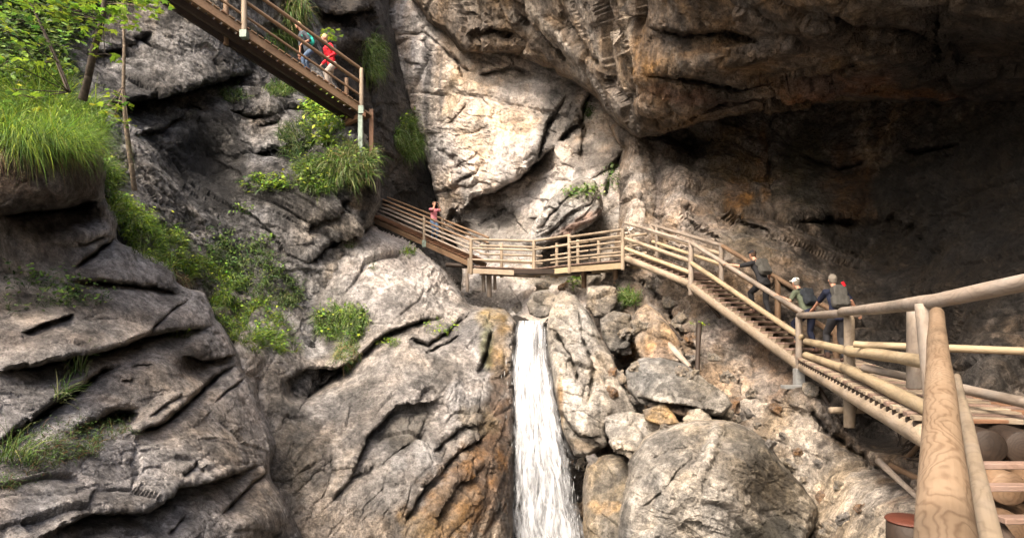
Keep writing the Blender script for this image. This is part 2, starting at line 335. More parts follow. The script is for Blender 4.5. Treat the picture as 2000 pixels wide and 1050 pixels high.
# sunlit pale wall
structure(rock('pale_rock_wall', [(700, -700), (1290, -700), (1290, 700), (880, 700), (905, 540), (890, 470), (862, 438), (848, 370), (812, 240), (780, 150), (756, 95), (738, 20), (748, -60)],
    [(720, -500, 34), (740, 0, 35), (770, 100, 34.5), (850, 330, 34), (870, 430, 33.5), (850, 100, 32), (950, 200, 31), (1000, 280, 30), (930, 350, 30.5), (1050, 150, 30.5), (1150, 200, 29), (1150, 330, 28), (1000, 430, 30.6),
     (1230, 330, 26.5), (1230, 450, 23.5), (1100, 480, 28), (950, 480, 30.5), (900, 600, 29), (1000, 570, 26.5), (1100, 570, 25), (1050, 680, 23), (1200, 680, 21.5), (1290, 300, 29), (1400, 0, 30), (1000, -300, 34)],
    step=2.6, edge=(6, .5), jit=3, seed=3, back=5,
    cracks=[([(893, 428), (925, 385), (965, 372), (1010, 350), (1045, 318), (1085, 280)], 6, .5, 1.7, 34),
            ([(872, 372), (900, 350), (930, 335), (940, 310)], 4, .4, .3, 14), ([(885, 330), (920, 310), (935, 290)], 3, .3, .2, 10), ([(880, 265), (905, 262), (930, 255), (960, 240)], 2.2, .14, .15, 14),
            ([(870, 245), (900, 215), (915, 200)], 2.5, .16, .2, 12), ([(930, 148), (960, 140), (1000, 130), (1040, 150)], 5, .6, .5, 16), ([(880, 100), (905, 130), (925, 145)], 5, .5, .3, 14),
            ([(765, 75), (830, 65), (890, 120), (910, 170)], 4, .5, -.35, 14), ([(745, 150), (775, 190), (800, 230)], 4, .4, .2, 10), ([(1040, 330), (1075, 240), (1110, 180)], 5, .6, .4, 18),
            ([(1085, 280), (1130, 240), (1160, 160)], 5, .6, .5, 18), ([(1130, 320), (1140, 260), (1125, 210)], 5, .5, .4, 14), ([(1250, 262), (1220, 300), (1190, 345), (1185, 400)], 6, 1.2, .3, 14),
            ([(870, 440), (885, 415), (905, 440), (910, 465)], 7, .8, .3, 12), ([(1150, 350), (1190, 330), (1230, 300)], 5, .5, .4, 12), ([(930, 440), (960, 420), (1000, 400)], 4, .3, .2, 12)],
    holes=[(905, 455, 20, 18, 0, 1.2), (1010, 300, 60, 35, -35, -.5), (960, 420, 40, 40, 0, .5)],
    disp=dict(bed=(.35, .1, .93), bedf=.6, beda=0.070, fac=((.3, 0.20), (.8, 0.12), (2.2, 0.045)), fb=(.18, 0.144), fine=(1.8, 0.023)),
    base=(.56, .495, .445), dark=.3, mat=M_pale, streak=.28,
    patches=[(800, 260, 18, 190, -12, (.22, .21, .21), .6), (835, 160, 8, 110, 0, (.10, .10, .11), .7), (862, 170, 5, 80, 0, (.12, .12, .13), .6), (850, 330, 9, 80, -5, (.3, .28, .27), .6),
             (880, 200, 14, 60, 10, (.42, .33, .22), .5), (1080, 250, 36, 110, 25, (.13, .125, .12), .85), (1130, 230, 30, 60, 30, (.10, .095, .09), .8), (1150, 310, 50, 36, 0, (.14, .13, .12), .8),
             (960, 430, 60, 45, 0, (.30, .27, .25), .7), (960, 460, 16, 30, 0, (.12, .10, .09), .5), (1000, 60, 70, 30, 40, (.3, .25, .18), .6), (1100, 460, 90, 60, 0, (.26, .24, .22), .7), (1220, 300, 40, 50, 0, (.2, .18, .16), .8),
             (960, 590, 70, 50, 0, (.20, .19, .18), .7), (1100, 540, 110, 22, 0, (.30, .27, .22), .8), (1260, 400, 60, 120, 0, (.34, .29, .25), .8), (1060, 470, 200, 60, 0, (.21, .195, .18), .97), (960, 440, 70, 50, 0, (.2, .185, .17), .9), (1190, 440, 40, 70, 0, (.27, .24, .21), .9), (900, 440, 30, 26, 0, (.06, .05, .04), .7)]))
# overhang and cave roof
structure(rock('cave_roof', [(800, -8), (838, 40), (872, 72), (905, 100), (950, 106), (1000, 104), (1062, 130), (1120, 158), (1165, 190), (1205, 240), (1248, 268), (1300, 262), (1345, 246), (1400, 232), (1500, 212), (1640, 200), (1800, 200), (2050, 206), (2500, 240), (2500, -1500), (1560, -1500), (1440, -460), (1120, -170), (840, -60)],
    [(780, -200, 31), (830, 10, 31.5), (900, 80, 29.6), (1000, 90, 28.6), (1120, 145, 25.8), (1200, 220, 23), (1248, 260, 21.8), (1300, 250, 20.8), (1000, 0, 27), (1100, 0, 23.5), (1230, 20, 19.5), (1250, 150, 19.5), (1400, 200, 19), (1400, 60, 16.5), (1600, 180, 18),
     (1600, 60, 14.5), (1700, 0, 12.5), (1500, 0, 14.5), (1800, 190, 17), (2000, 190, 15.5), (2000, 0, 10.5), (2400, 200, 12), (1000, -300, 20), (1300, -300, 13.5), (1800, -300, 9), (2300, -300, 8), (1000, -1400, 12), (1500, -1400, 7.5), (2300, -1400, 5)],
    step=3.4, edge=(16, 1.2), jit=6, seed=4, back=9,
    cracks=[([(1195, 0), (1215, 60), (1228, 120), (1235, 180)], 4, .35, .2, 16), ([(1100, 0), (1130, 70), (1180, 140)], 6, .5, .4, 20), ([(1000, 20), (1060, 60), (1100, 110), (1140, 150)], 6, .5, .5, 18),
            ([(1240, 140), (1340, 155), (1450, 175), (1560, 150), (1640, 135), (1700, 110)], 7, .8, .5, 30), ([(1300, 255), (1400, 205), (1500, 190), (1640, 170)], 6, .6, .4, 24),
            ([(1600, 20), (1660, 45), (1780, 60), (1840, 80)], 6, .5, .8, 24), ([(1840, 0), (1830, 80), (1850, 150), (1880, 190)], 6, .5, .6, 24), ([(1260, 50), (1330, 70), (1420, 60), (1500, 90)], 6, .6, .5, 26), ([(900, 70), (960, 60), (1010, 70)], 5, .5, .4, 14)],
    holes=[(1215, 40, 22, 120, -8, -.25), (1130, 110, 18, 90, -40, -.5), (1450, 110, 90, 24, -10, -.6)],
    disp=dict(bed=(.82, .25, .45), bedf=1.1, beda=0.09, fac=((.4, 0.349), (1.1, 0.155), (2.8, 0.046)), fb=(.22, 0.210), fine=(2, 0.036)),
    base=(.24, .17, .11), dark=.6, mat=M_cave, veins_glints=.1,
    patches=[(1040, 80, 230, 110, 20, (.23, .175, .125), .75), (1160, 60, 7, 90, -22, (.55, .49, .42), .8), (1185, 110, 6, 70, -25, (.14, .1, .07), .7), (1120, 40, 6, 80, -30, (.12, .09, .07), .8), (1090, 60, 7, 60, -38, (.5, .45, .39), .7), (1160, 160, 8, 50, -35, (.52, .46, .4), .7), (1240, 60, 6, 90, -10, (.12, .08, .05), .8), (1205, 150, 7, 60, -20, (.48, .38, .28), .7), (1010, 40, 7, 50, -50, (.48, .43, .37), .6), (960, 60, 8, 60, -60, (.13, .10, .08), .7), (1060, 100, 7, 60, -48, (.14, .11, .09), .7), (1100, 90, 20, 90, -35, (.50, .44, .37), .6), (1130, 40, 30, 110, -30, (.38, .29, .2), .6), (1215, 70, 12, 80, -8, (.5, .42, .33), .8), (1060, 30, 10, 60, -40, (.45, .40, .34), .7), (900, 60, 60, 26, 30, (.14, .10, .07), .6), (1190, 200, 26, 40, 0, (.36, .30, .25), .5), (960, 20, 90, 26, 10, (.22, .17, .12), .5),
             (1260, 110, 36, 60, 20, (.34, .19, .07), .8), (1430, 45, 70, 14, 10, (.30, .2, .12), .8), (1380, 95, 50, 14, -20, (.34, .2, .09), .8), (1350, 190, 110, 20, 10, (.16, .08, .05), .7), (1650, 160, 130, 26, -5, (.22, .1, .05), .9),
             (1600, 80, 120, 30, 0, (.14, .11, .09), .6), (1900, 100, 220, 130, 0, (.06, .048, .038), .9), (1500, 60, 260, 60, 0, (.08, .06, .045), .5), (1780, 180, 120, 12, 0, (.24, .12, .06), .7)]))  # broad dark patches at the right paint shade onto the roof underside
# right wall of the cave with the slope under the stairs
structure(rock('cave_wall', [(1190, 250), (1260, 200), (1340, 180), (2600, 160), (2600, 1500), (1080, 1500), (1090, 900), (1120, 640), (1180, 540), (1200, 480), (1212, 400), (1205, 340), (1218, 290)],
    [(1210, 300, 26), (1230, 280, 24.5), (1300, 300, 24), (1400, 280, 23.5), (1230, 440, 22.8), (1300, 430, 21.6), (1400, 420, 20.4), (1500, 470, 18.9), (1560, 540, 17.4), (1500, 330, 22.5), (1700, 260, 21), (1700, 420, 19.5), (1850, 300, 17.5), (2000, 260, 15.5), (2000, 420, 14), (1900, 620, 12.6),
     (2000, 740, 10.4), (1930, 720, 10.6), (1750, 640, 15.5), (1850, 640, 13.6), (1780, 760, 13), (2400, 500, 8), (2400, 1000, 6), (1200, 540, 22.3), (1300, 580, 19.8), (1400, 620, 17.6), (1480, 680, 16), (1550, 740, 14.4), (1620, 830, 12), (1700, 850, 11.4), (1760, 900, 9.6), (1250, 700, 19), (1400, 760, 15.8), (1500, 850, 13.4), (1500, 950, 13), (1600, 930, 11.6), (1600, 1010, 11.2), (1700, 980, 9.2), (1780, 1050, 7),
     (1900, 1000, 7.6), (1950, 860, 8.6), (1400, 1050, 13.2), (1200, 1050, 16.6), (1150, 800, 20), (1500, 1400, 6), (2000, 1300, 5)],
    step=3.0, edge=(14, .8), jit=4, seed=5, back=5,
    cracks=[([(1240, 265), (1300, 262), (1360, 285), (1420, 260)], 10, .6, .6, 24), ([(1510, 215), (1500, 300), (1510, 400), (1530, 430)], 8, .6, .3, 30), ([(1560, 300), (1640, 330), (1700, 310)], 6, .5, .5, 20),
            ([(1760, 290), (1800, 295), (1880, 280)], 6, .6, .7, 22), ([(1540, 430), (1620, 428), (1680, 440)], 8, .8, .6, 24), ([(1400, 400), (1440, 430), (1500, 450), (1540, 500)], 4, .2, .25, 18), ([(1500, 540), (1560, 570), (1600, 590)], 6, .5, .4, 15),
            ([(1310, 400), (1360, 440), (1420, 470)], 3, .15, .15, 14), ([(1560, 770), (1620, 840), (1700, 900), (1800, 960)], 12, .6, .5, 26), ([(1300, 600), (1330, 650), (1380, 700)], 5, .5, .4, 14), ([(1245, 540), (1290, 580), (1330, 600)], 6, .6, .4, 14), ([(1440, 720), (1450, 770), (1440, 830)], 5, .4, .2, 14)],
    holes=[(1345, 282, 40, 26, 25, 2.4), (1700, 480, 120, 60, 0, 1.5), (1240, 380, 16, 90, 0, -.5), (1330, 400, 22, 110, -6, -.5), (1285, 380, 10, 100, -3, .4), (1720, 840, 70, 40, 15, 1.6), (1800, 640, 60, 60, 0, 1.2), (1930, 720, 50, 70, 10, -.8), (1560, 770, 30, 26, 0, -.5)],
    disp=dict(bed=(.5, .2, .8), bedf=1.1, beda=0.100, fac=((.5, 0.264), (1.4, 0.124), (3.6, 0.046)), fb=(.25, 0.180), fine=(2.6, 0.032)),
    base=(.27, .205, .15), dark=.55, mat=M_rock, veins_glints=.12,
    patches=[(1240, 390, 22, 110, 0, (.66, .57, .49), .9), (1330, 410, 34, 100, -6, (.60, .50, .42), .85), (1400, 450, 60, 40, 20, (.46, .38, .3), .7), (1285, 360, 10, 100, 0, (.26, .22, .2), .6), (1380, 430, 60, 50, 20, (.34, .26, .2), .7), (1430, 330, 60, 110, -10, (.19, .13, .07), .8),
             (1440, 380, 30, 40, 0, (.30, .15, .05), .7), (1490, 330, 14, 90, 0, (.34, .17, .05), .6), (1570, 330, 60, 110, 0, (.07, .06, .035), .85), (1660, 340, 40, 70, -20, (.17, .09, .045), .9), (1640, 380, 50, 50, 0, (.15, .1, .05), .7), (1800, 430, 160, 120, 0, (.045, .037, .03), .85), (1860, 300, 120, 80, 0, (.05, .04, .034), .8),  # near-black patches here and below paint the cave's shade into the stone
             (1940, 500, 120, 160, 0, (.05, .046, .034), .8), (1780, 520, 230, 260, 0, (.05, .038, .026), .9), (1950, 380, 200, 260, 0, (.05, .04, .03), .9), (1930, 720, 70, 80, 0, (.10, .085, .07), .8), (1660, 370, 50, 80, -20, (.11, .06, .03), .7), (1740, 690, 110, 60, 0, (.05, .045, .04), .8), (1700, 830, 80, 40, 20, (.04, .03, .025), .9), (1470, 480, 60, 40, 20, (.22, .18, .13), .7), (1440, 610, 40, 130, -58, (.16, .115, .085), .7), (1500, 720, 60, 90, 0, (.36, .24, .16), .5), (1560, 830, 60, 50, 40, (.50, .41, .31), .85),  # also painted shade: the brown band under the stairs, the hole under the walkway
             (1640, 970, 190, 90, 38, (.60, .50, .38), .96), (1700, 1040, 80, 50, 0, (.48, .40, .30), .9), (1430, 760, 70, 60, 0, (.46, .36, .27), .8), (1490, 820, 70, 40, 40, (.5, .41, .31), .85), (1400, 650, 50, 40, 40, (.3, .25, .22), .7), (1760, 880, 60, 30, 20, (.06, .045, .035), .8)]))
# central slab beside the fall
structure(rock('central_rock_slab', [(470, 640), (520, 560), (575, 520), (650, 478), (722, 440), (745, 452), (800, 478), (860, 520), (890, 560), (922, 598), (985, 604), (1008, 632), (1006, 720), (1008, 820), (1004, 900), (1000, 1100), (1000, 1500), (300, 1500), (420, 800)],
    [(560, 560, 18), (640, 500, 19.2), (735, 455, 20.6), (800, 490, 21), (880, 570, 20.6), (920, 605, 19.8), (1000, 640, 18.6), (700, 560, 18.2), (800, 580, 18.3), (700, 680, 17), (600, 700, 16.8), (850, 660, 17.6), (900, 720, 17), (980, 760, 17.2), (1000, 1000, 15.6), (930, 1000, 14.4),
     (800, 800, 15.2), (860, 900, 14.6), (700, 900, 13.8), (600, 850, 14), (540, 750, 14.8), (500, 700, 14.6), (520, 900, 12.8), (600, 1040, 12.3), (750, 1050, 13), (400, 900, 12), (600, 1400, 9), (950, 1400, 13)],
    step=2.3, edge=(16, 1.1), jit=4, seed=6, back=5,
    cracks=[([(575, 812), (605, 772), (660, 728), (715, 688), (755, 655), (800, 635), (890, 612)], 5, .5, .35, 18), ([(555, 745), (600, 720), (655, 722), (700, 700)], 5, .3, 1.0, 22), ([(675, 950), (715, 858), (775, 792), (845, 786), (872, 765)], 4, .15, .5, 34),
            ([(845, 885), (895, 838), (942, 825)], 5, .4, .5, 16), ([(700, 940), (780, 880), (850, 830)], 3, .08, .08, 18), ([(930, 732), (950, 695), (957, 645)], 5, .6, .3, 14), ([(800, 660), (835, 672), (862, 655), (890, 640)], 4, .4, .4, 10), ([(830, 690), (870, 670), (905, 650)], 4, .35, .3, 10),
            ([(780, 1040), (830, 950), (900, 880), (960, 840)], 5, .4, .4, 20), ([(640, 990), (690, 930), (740, 900)], 4, .3, .3, 16), ([(560, 980), (640, 900), (700, 840)], 3, .08, .06, 18), ([(840, 1040), (880, 960), (950, 900)], 5, .4, .4, 18), ([(860, 660), (900, 625), (925, 612)], 4, .4, .3, 10)],
    holes=[(600, 752, 42, 26, -25, 1.3), (790, 860, 60, 50, -30, .2), (510, 800, 22, 90, 0, .5), (940, 660, 24, 50, 0, -.3)],
    disp=dict(bed=(.62, .3, -.72), bedf=1.6, beda=0.045, fac=((.45, 0.170), (1.4, 0.070), (3.8, 0.025)), fb=(.22, 0.180), fine=(2.6, 0.023)),
    base=(.37, .335, .305), dark=.5, mat=M_rock, wet=.3, veins_glints=.1,
    patches=[(780, 520, 120, 66, 30, (.58, .53, .49), .95), (700, 480, 40, 40, 0, (.44, .41, .38), .8), (820, 580, 80, 30, 30, (.46, .42, .38), .8), (620, 520, 50, 50, -30, (.16, .155, .15), .7), (600, 570, 26, 50, 0, (.36, .36, .37), .8), (650, 600, 60, 50, 0, (.15, .14, .125), .7), (610, 680, 26, 26, 0, (.5, .49, .49), .7),  # top-lit nose painted lighter than the rest of the slab
             (590, 750, 45, 40, -20, (.10, .09, .08), .8), (800, 680, 60, 40, -30, (.38, .345, .31), .7), (560, 900, 60, 130, 0, (.17, .15, .12), .7), (700, 800, 70, 60, 0, (.24, .22, .20), .5), (720, 960, 80, 60, -40, (.28, .27, .26), .6, .7), (888, 770, 22, 36, 0, (.38, .37, .37), .9), (830, 885, 30, 26, -50, (.38, .37, .36), .85, .5), (778, 910, 16, 16, 0, (.38, .37, .36), .8),  # dark patch over the hollow paints its shade
             (790, 840, 70, 36, -30, (.13, .115, .09), .7), (960, 625, 36, 22, 0, (.36, .26, .10), .95), (975, 700, 26, 110, 0, (.22, .14, .05), .9, .3), (950, 680, 16, 50, 0, MOS, .7), (965, 880, 55, 190, 8, (.13, .075, .04), .95, .7), (900, 960, 70, 90, 25, (.25, .145, .065), .85, .5), (850, 1030, 70, 40, 20, (.34, .22, .11), .8), (930, 960, 60, 90, 20, (.24, .125, .045), .95, .6), (880, 1000, 50, 60, 30, (.28, .18, .09), .6, .5), (810, 1030, 30, 30, 30, (.38, .26, .13), .8), (985, 980, 20, 100, 0, (.07, .045, .03), .9, .8), (930, 820, 40, 40, 0, (.2, .16, .1), .7)]))
# wet rock behind the fall
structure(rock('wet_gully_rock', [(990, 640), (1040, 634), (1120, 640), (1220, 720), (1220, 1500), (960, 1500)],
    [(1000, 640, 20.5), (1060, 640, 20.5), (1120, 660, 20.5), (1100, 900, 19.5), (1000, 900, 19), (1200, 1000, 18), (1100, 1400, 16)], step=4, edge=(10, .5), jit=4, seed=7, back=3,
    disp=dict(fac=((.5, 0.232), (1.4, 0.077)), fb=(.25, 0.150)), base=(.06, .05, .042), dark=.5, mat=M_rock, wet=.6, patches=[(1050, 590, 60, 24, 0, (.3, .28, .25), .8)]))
# near ledges on the left
structure(rock('near_rock_ledges', [(-700, 240), (60, 262), (150, 275), (188, 292), (206, 340), (204, 388), (232, 432), (228, 470), (335, 520), (345, 552), (402, 575), (421, 622), (462, 680), (470, 715), (500, 760), (512, 800), (540, 868), (524, 920), (560, 985), (592, 1060), (620, 1500), (-700, 1500)],
    [(-500, 300, 6), (0, 290, 8.2), (100, 290, 8.8), (190, 310, 9.8), (100, 370, 8.7), (100, 440, 9.6), (220, 440, 10.8), (0, 480, 8.8), (200, 500, 10.3), (330, 530, 11.8), (60, 600, 8.6), (250, 600, 10), (400, 590, 11.9), (100, 660, 8.2), (300, 680, 9.9), (450, 700, 11.8), (40, 780, 7.3), (200, 780, 8.6), (400, 780, 10.5), (500, 800, 12), (100, 880, 7),
     (300, 900, 8.4), (450, 900, 10), (530, 900, 11.6), (0, 980, 6), (200, 1000, 7), (400, 1000, 8.6), (560, 1020, 11), (-500, 900, 4.5), (300, 1400, 5.5), (600, 1400, 9)],
    step=2.3, edge=(16, .7), jit=4, seed=8, back=4,
    cracks=[([(-20, 418), (60, 410), (130, 405), (205, 385)], 16, .5, .9, 40), ([(140, 525), (180, 500), (228, 462)], 6, .5, .3, 16), ([(130, 548), (200, 550), (290, 560), (365, 575)], 7, .5, .4, 18), ([(-20, 725), (60, 718), (115, 705), (250, 672), (285, 655), (330, 650), (425, 632)], 7, .45, .8, 30),
            ([(35, 648), (90, 632), (150, 608)], 3, .12, .25, 16), ([(245, 692), (282, 660), (325, 612), (375, 583)], 2.5, .16, .14, 12), ([(-20, 885), (50, 832), (110, 790), (165, 752), (200, 722), (245, 708)], 8, .5, .4, 22), ([(135, 850), (175, 825), (225, 802), (275, 808)], 7, .45, .6, 18),
            ([(250, 848), (310, 830), (350, 800), (425, 730), (468, 708)], 6, .5, .45, 20), ([(290, 815), (360, 765)], 2.5, .1, .12, 12), ([(410, 790), (482, 733)], 2.5, .14, .12, 10), ([(70, 1050), (180, 1002), (290, 1000), (350, 955), (430, 935), (530, 895)], 8, .15, .6, 40),
            ([(430, 1008), (495, 940), (530, 920)], 3, .25, .25, 12), ([(325, 1045), (370, 1000)], 2.5, .08, .1, 12), ([(140, 470), (170, 475), (210, 455)], 3, .15, .15, 10), ([(355, 930), (385, 905), (400, 925)], 4, .2, .1, 8), ([(235, 745), (262, 742)], 2, .06, .1, 8), ([(255, 716), (300, 710)], 2, .1, .1, 8), ([(350, 690), (400, 705), (465, 690)], 6, .05, .5, 24)],
    holes=[(400, 715, 50, 30, -20, .3), (230, 815, 40, 18, -10, .4), (60, 470, 90, 30, 0, -.1), (500, 1020, 60, 30, -30, -.3), (160, 455, 60, 16, -10, -.25)],
    disp=dict(bed=(-.42, .2, .88), bedf=1.9, beda=0.022, fac=((.55, 0.16), (1.5, 0.075), (4, 0.026)), fb=(.3, 0.08), fine=(5, 0.006)),
    base=(.45, .405, .37), dark=.42, mat=M_near, wet=.1,
    patches=[(100, 345, 150, 60, 0, (.12, .085, .065), .95), (60, 405, 180, 30, 0, (.07, .055, .046), .8), (110, 283, 130, 12, 0, (.10, .08, .05), .8), (60, 430, 140, 30, 0, (.10, .08, .07), .7), (100, 590, 140, 30, 0, (.12, .10, .08), .6), (380, 700, 50, 26, -20, (.11, .085, .065), .9), (240, 750, 70, 26, -30, (.42, .36, .31), .6), (450, 800, 60, 40, -40, (.38, .34, .31), .6), (300, 950, 120, 30, -30, (.36, .33, .3), .5),  # dark bands paint shade into the undercut and below the cracks
             (60, 1000, 80, 30, -30, (.34, .34, .36), .7, .3), (180, 1030, 120, 26, -20, (.13, .11, .09), .6), (420, 960, 90, 30, -30, (.15, .125, .1), .6), (520, 1000, 60, 60, 0, (.30, .25, .2), .6), (500, 820, 30, 40, 0, (.46, .41, .38), .6), (100, 660, 130, 30, 0, (.17, .14, .12), .6)]))  # dark strips under the lowest edge paint its shadow

def slab(name, axis, c0, r1, r2, amp, seed, mat=M_cave, n=90):
    """a rough continuation of the cave, out of the picture: plane 'axis' at c0"""
    a, b = np.meshgrid(np.linspace(*r1, n), np.linspace(*r2, n)); a = a.ravel(); b = b.ravel()
    P = np.c_[a, b, c0(a, b)] if axis == 'z' else np.c_[c0(a, b), a, b]
    P[:, 2 if axis == 'z' else 0] += amp*fbm(P*.3+seed, 4); idx = np.arange(n*n).reshape(n, n); q = np.stack([idx[:-1, :-1], idx[:-1, 1:], idx[1:, 1:], idx[1:, :-1]], -1).reshape(-1, 4)
    me = bpy.data.meshes.new(name); me.from_pydata(P.tolist(), [], q.tolist()); ca_ = me.attributes.new('albedo', 'FLOAT_COLOR', 'POINT'); ca_.data.foreach_set('color', np.tile([.07, .05, .035, 0], n*n)); me.materials.append(mat)
    ob = bpy.data.objects.new(name, me); COL.objects.link(ob); return structure(ob)
slab('cave_roof_near', 'z', lambda x, y: 8.3+.10*(x-4)+.06*np.abs(y), (3.2, 26), (-13, 11), 1.6, 3)  # unseen roof extension, added to keep sky light out of the cave
slab('cave_wall_near', 'x', lambda y, z: 10.5+.12*np.abs(y)+.03*z*z*0+.02*y, (-13, 9.5), (-10, 10.5), 1.6, 5)  # unseen side wall, added to block sky light from behind the camera
# ------------------------------------------------------------------ timber
def wood_mat(name, c1, c2, ring=26.0, rough=0.62, weather=0.25, wcol=(.30, .27, .24), ringk=0.5):
    m = bpy.data.materials.new(name); m.use_nodes = True; t = m.node_tree; N = t.nodes; L = t.links; b = N['Principled BSDF']
    at = N.new('ShaderNodeAttribute'); at.attribute_name = 'grain'
    def M(op, a, b_=None, c=None):
        x = N.new('ShaderNodeMath'); x.operation = op
        for i, s in enumerate((a, b_, c)):
            if s is None: continue
            if isinstance(s, (int, float)): x.inputs[i].default_value = s
            else: L.new(s, x.inputs[i])
        return x.outputs[0]
    def noise(sc, det, vec, sx=(1, 1, 1)):
        mp = N.new('ShaderNodeMapping'); mp.inputs['Scale'].default_value = sx; L.new(vec, mp.inputs[0])
        n = N.new('ShaderNodeTexNoise'); n.inputs['Scale'].default_value = sc; n.inputs['Detail'].default_value = det; L.new(mp.outputs[0], n.inputs['Vector']); return n
    V = at.outputs['Vector']
    wob = noise(1.0, 3, V, (5, 5, 3.2)); sp = N.new('ShaderNodeSeparateXYZ'); L.new(wob.outputs['Color'], sp.inputs[0]); sv = N.new('ShaderNodeSeparateXYZ'); L.new(V, sv.inputs[0])
    x = M('ADD', sv.outputs[0], M('MULTIPLY', M('SUBTRACT', sp.outputs[0], 0.5), 0.22)); y = M('ADD', sv.outputs[1], M('MULTIPLY', M('SUBTRACT', sp.outputs[1], 0.5), 0.22))
    r = M('SQRT', M('ADD', M('MULTIPLY', x, x), M('MULTIPLY', y, y)))
    rg = M('POWER', M('MULTIPLY', M('ADD', M('SINE', M('MULTIPLY', r, ring*6.28)), 1.0), 0.5), 3.0)
    fine = noise(1.0, 5, V, (90, 90, 3)); big = noise(1.0, 4, V, (4, 4, 1.3)); pat = noise(1.0, 5, V, (7, 7, 4))
    f = M('ADD', M('MULTIPLY', rg, ringk), M('MULTIPLY', M('SUBTRACT', fine.outputs[0], 0.4), 0.55)); f = M('ADD', f, M('MULTIPLY', M('SUBTRACT', big.outputs[0], 0.5), 0.8))
    mx = N.new('ShaderNodeMixRGB'); mx.inputs[1].default_value = (*c1, 1); mx.inputs[2].default_value = (*c2, 1); mx.use_clamp = True; L.new(M('MAXIMUM', M('MINIMUM', f, 1.0), 0.0), mx.inputs[0])
    wr = N.new('ShaderNodeMapRange'); wr.inputs[1].default_value = 0.45; wr.inputs[2].default_value = 0.68; wr.inputs[4].default_value = weather; L.new(pat.outputs[0], wr.inputs[0])
    m2 = N.new('ShaderNodeMixRGB'); m2.inputs[2].default_value = (*wcol, 1); L.new(wr.outputs[0], m2.inputs[0]); L.new(mx.outputs[0], m2.inputs[1]); oi = N.new('ShaderNodeObjectInfo'); rv = N.new('ShaderNodeMapRange'); rv.inputs[3].default_value = .72; rv.inputs[4].default_value = 1.12; L.new(oi.outputs['Random'], rv.inputs[0])
    dn = noise(1.0, 6, V, (2.2, 2.2, 1.1)); dr = N.new('ShaderNodeMapRange'); dr.inputs[1].default_value = .36; dr.inputs[2].default_value = .5; dr.inputs[3].default_value = .62; dr.inputs[4].default_value = 1.0; L.new(dn.outputs[0], dr.inputs[0])
    sc_ = N.new('ShaderNodeVectorMath'); sc_.operation = 'SCALE'; L.new(m2.outputs[0], sc_.inputs[0]); L.new(M('MULTIPLY', rv.outputs[0], dr.outputs[0]), sc_.inputs['Scale']); L.new(sc_.outputs[0], b.inputs['Base Color'])
    b.inputs['Roughness'].default_value = rough; b.inputs['Specular IOR Level'].default_value = 0.3
    bp = N.new('ShaderNodeBump'); bp.inputs['Strength'].default_value = 0.5; bp.inputs['Distance'].default_value = 0.004; L.new(M('ADD', fine.outputs[0], M('MULTIPLY', rg, 0.4)), bp.inputs['Height']); L.new(bp.outputs[0], b.inputs['Normal'])
    return m
def plain_mat(name, col, rough=0.7, metal=0.0, var=0.25, sc=20.0, bump=0.2, bd=0.01):
    m = bpy.data.materials.new(name); m.use_nodes = True; t = m.node_tree; N = t.nodes; L = t.links; b = N['Principled BSDF']
    tc = N.new('ShaderNodeTexCoord'); n = N.new('ShaderNodeTexNoise'); n.inputs['Scale'].default_value = sc; n.inputs['Detail'].default_value = 6; L.new(tc.outputs['Object'], n.inputs['Vector'])
    r = N.new('ShaderNodeMapRange'); r.inputs[1].default_value = 0.3; r.inputs[2].default_value = 0.7; r.inputs[3].default_value = 1-var; r.inputs[4].default_value = 1+var; L.new(n.outputs[0], r.inputs[0])
    v = N.new('ShaderNodeVectorMath'); v.operation = 'SCALE'; v.inputs[0].default_value = col; L.new(r.outputs[0], v.inputs['Scale']); L.new(v.outputs[0], b.inputs['Base Color'])
    b.inputs['Roughness'].default_value = rough; b.inputs['Metallic'].default_value = metal; b.inputs['Specular IOR Level'].default_value = 0.3
    bp = N.new('ShaderNodeBump'); bp.inputs['Strength'].default_value = bump; bp.inputs['Distance'].default_value = bd; L.new(n.outputs[0], bp.inputs['Height']); L.new(bp.outputs[0], b.inputs['Normal'])
    return m
W_new = wood_mat('fresh_peeled_wood', (.27, .215, .155), (.17, .13, .09), 30, weather=.25)
W_yel = wood_mat('yellow_peeled_wood', (.31, .245, .155), (.22, .165, .10), 26, weather=.1)
W_old = wood_mat('greyed_wood', (.25, .205, .165), (.15, .12, .095), 30, weather=.6)
W_red = wood_mat('dark_reddish_wood', (.22, .12, .07), (.13, .06, .035), 30, weather=.3, wcol=(.16, .12, .09))
W_brn = wood_mat('brown_wood', (.19, .12, .072), (.11, .065, .038), 28, weather=.3, wcol=(.2, .15, .1))
W_drk = wood_mat('dark_shaded_wood', (.035, .023, .016), (.018, .012, .009), 30, weather=.3, wcol=(.05, .038, .03))  # dark wood, blackened further to paint in shade below the walkways
W_tread = wood_mat('tread_wood', (.20, .135, .105), (.12, .08, .06), 40, weather=.5, wcol=(.20, .15, .13))
W_big = wood_mat('big_log_wood', (.235, .165, .105), (.135, .085, .05), 46, weather=.18, wcol=(.42, .33, .24), ringk=.75)
W_end = wood_mat('cut_log_end', (.10, .028, .015), (.06, .018, .01), 60, weather=.2, wcol=(.10, .035, .02))
STEEL = plain_mat('galvanised_steel', (.34, .35, .35), .45, .6, .2, 12); GSTEEL = plain_mat('green_grey_steel', (.16, .20, .17), .5, .3, .3, 9)
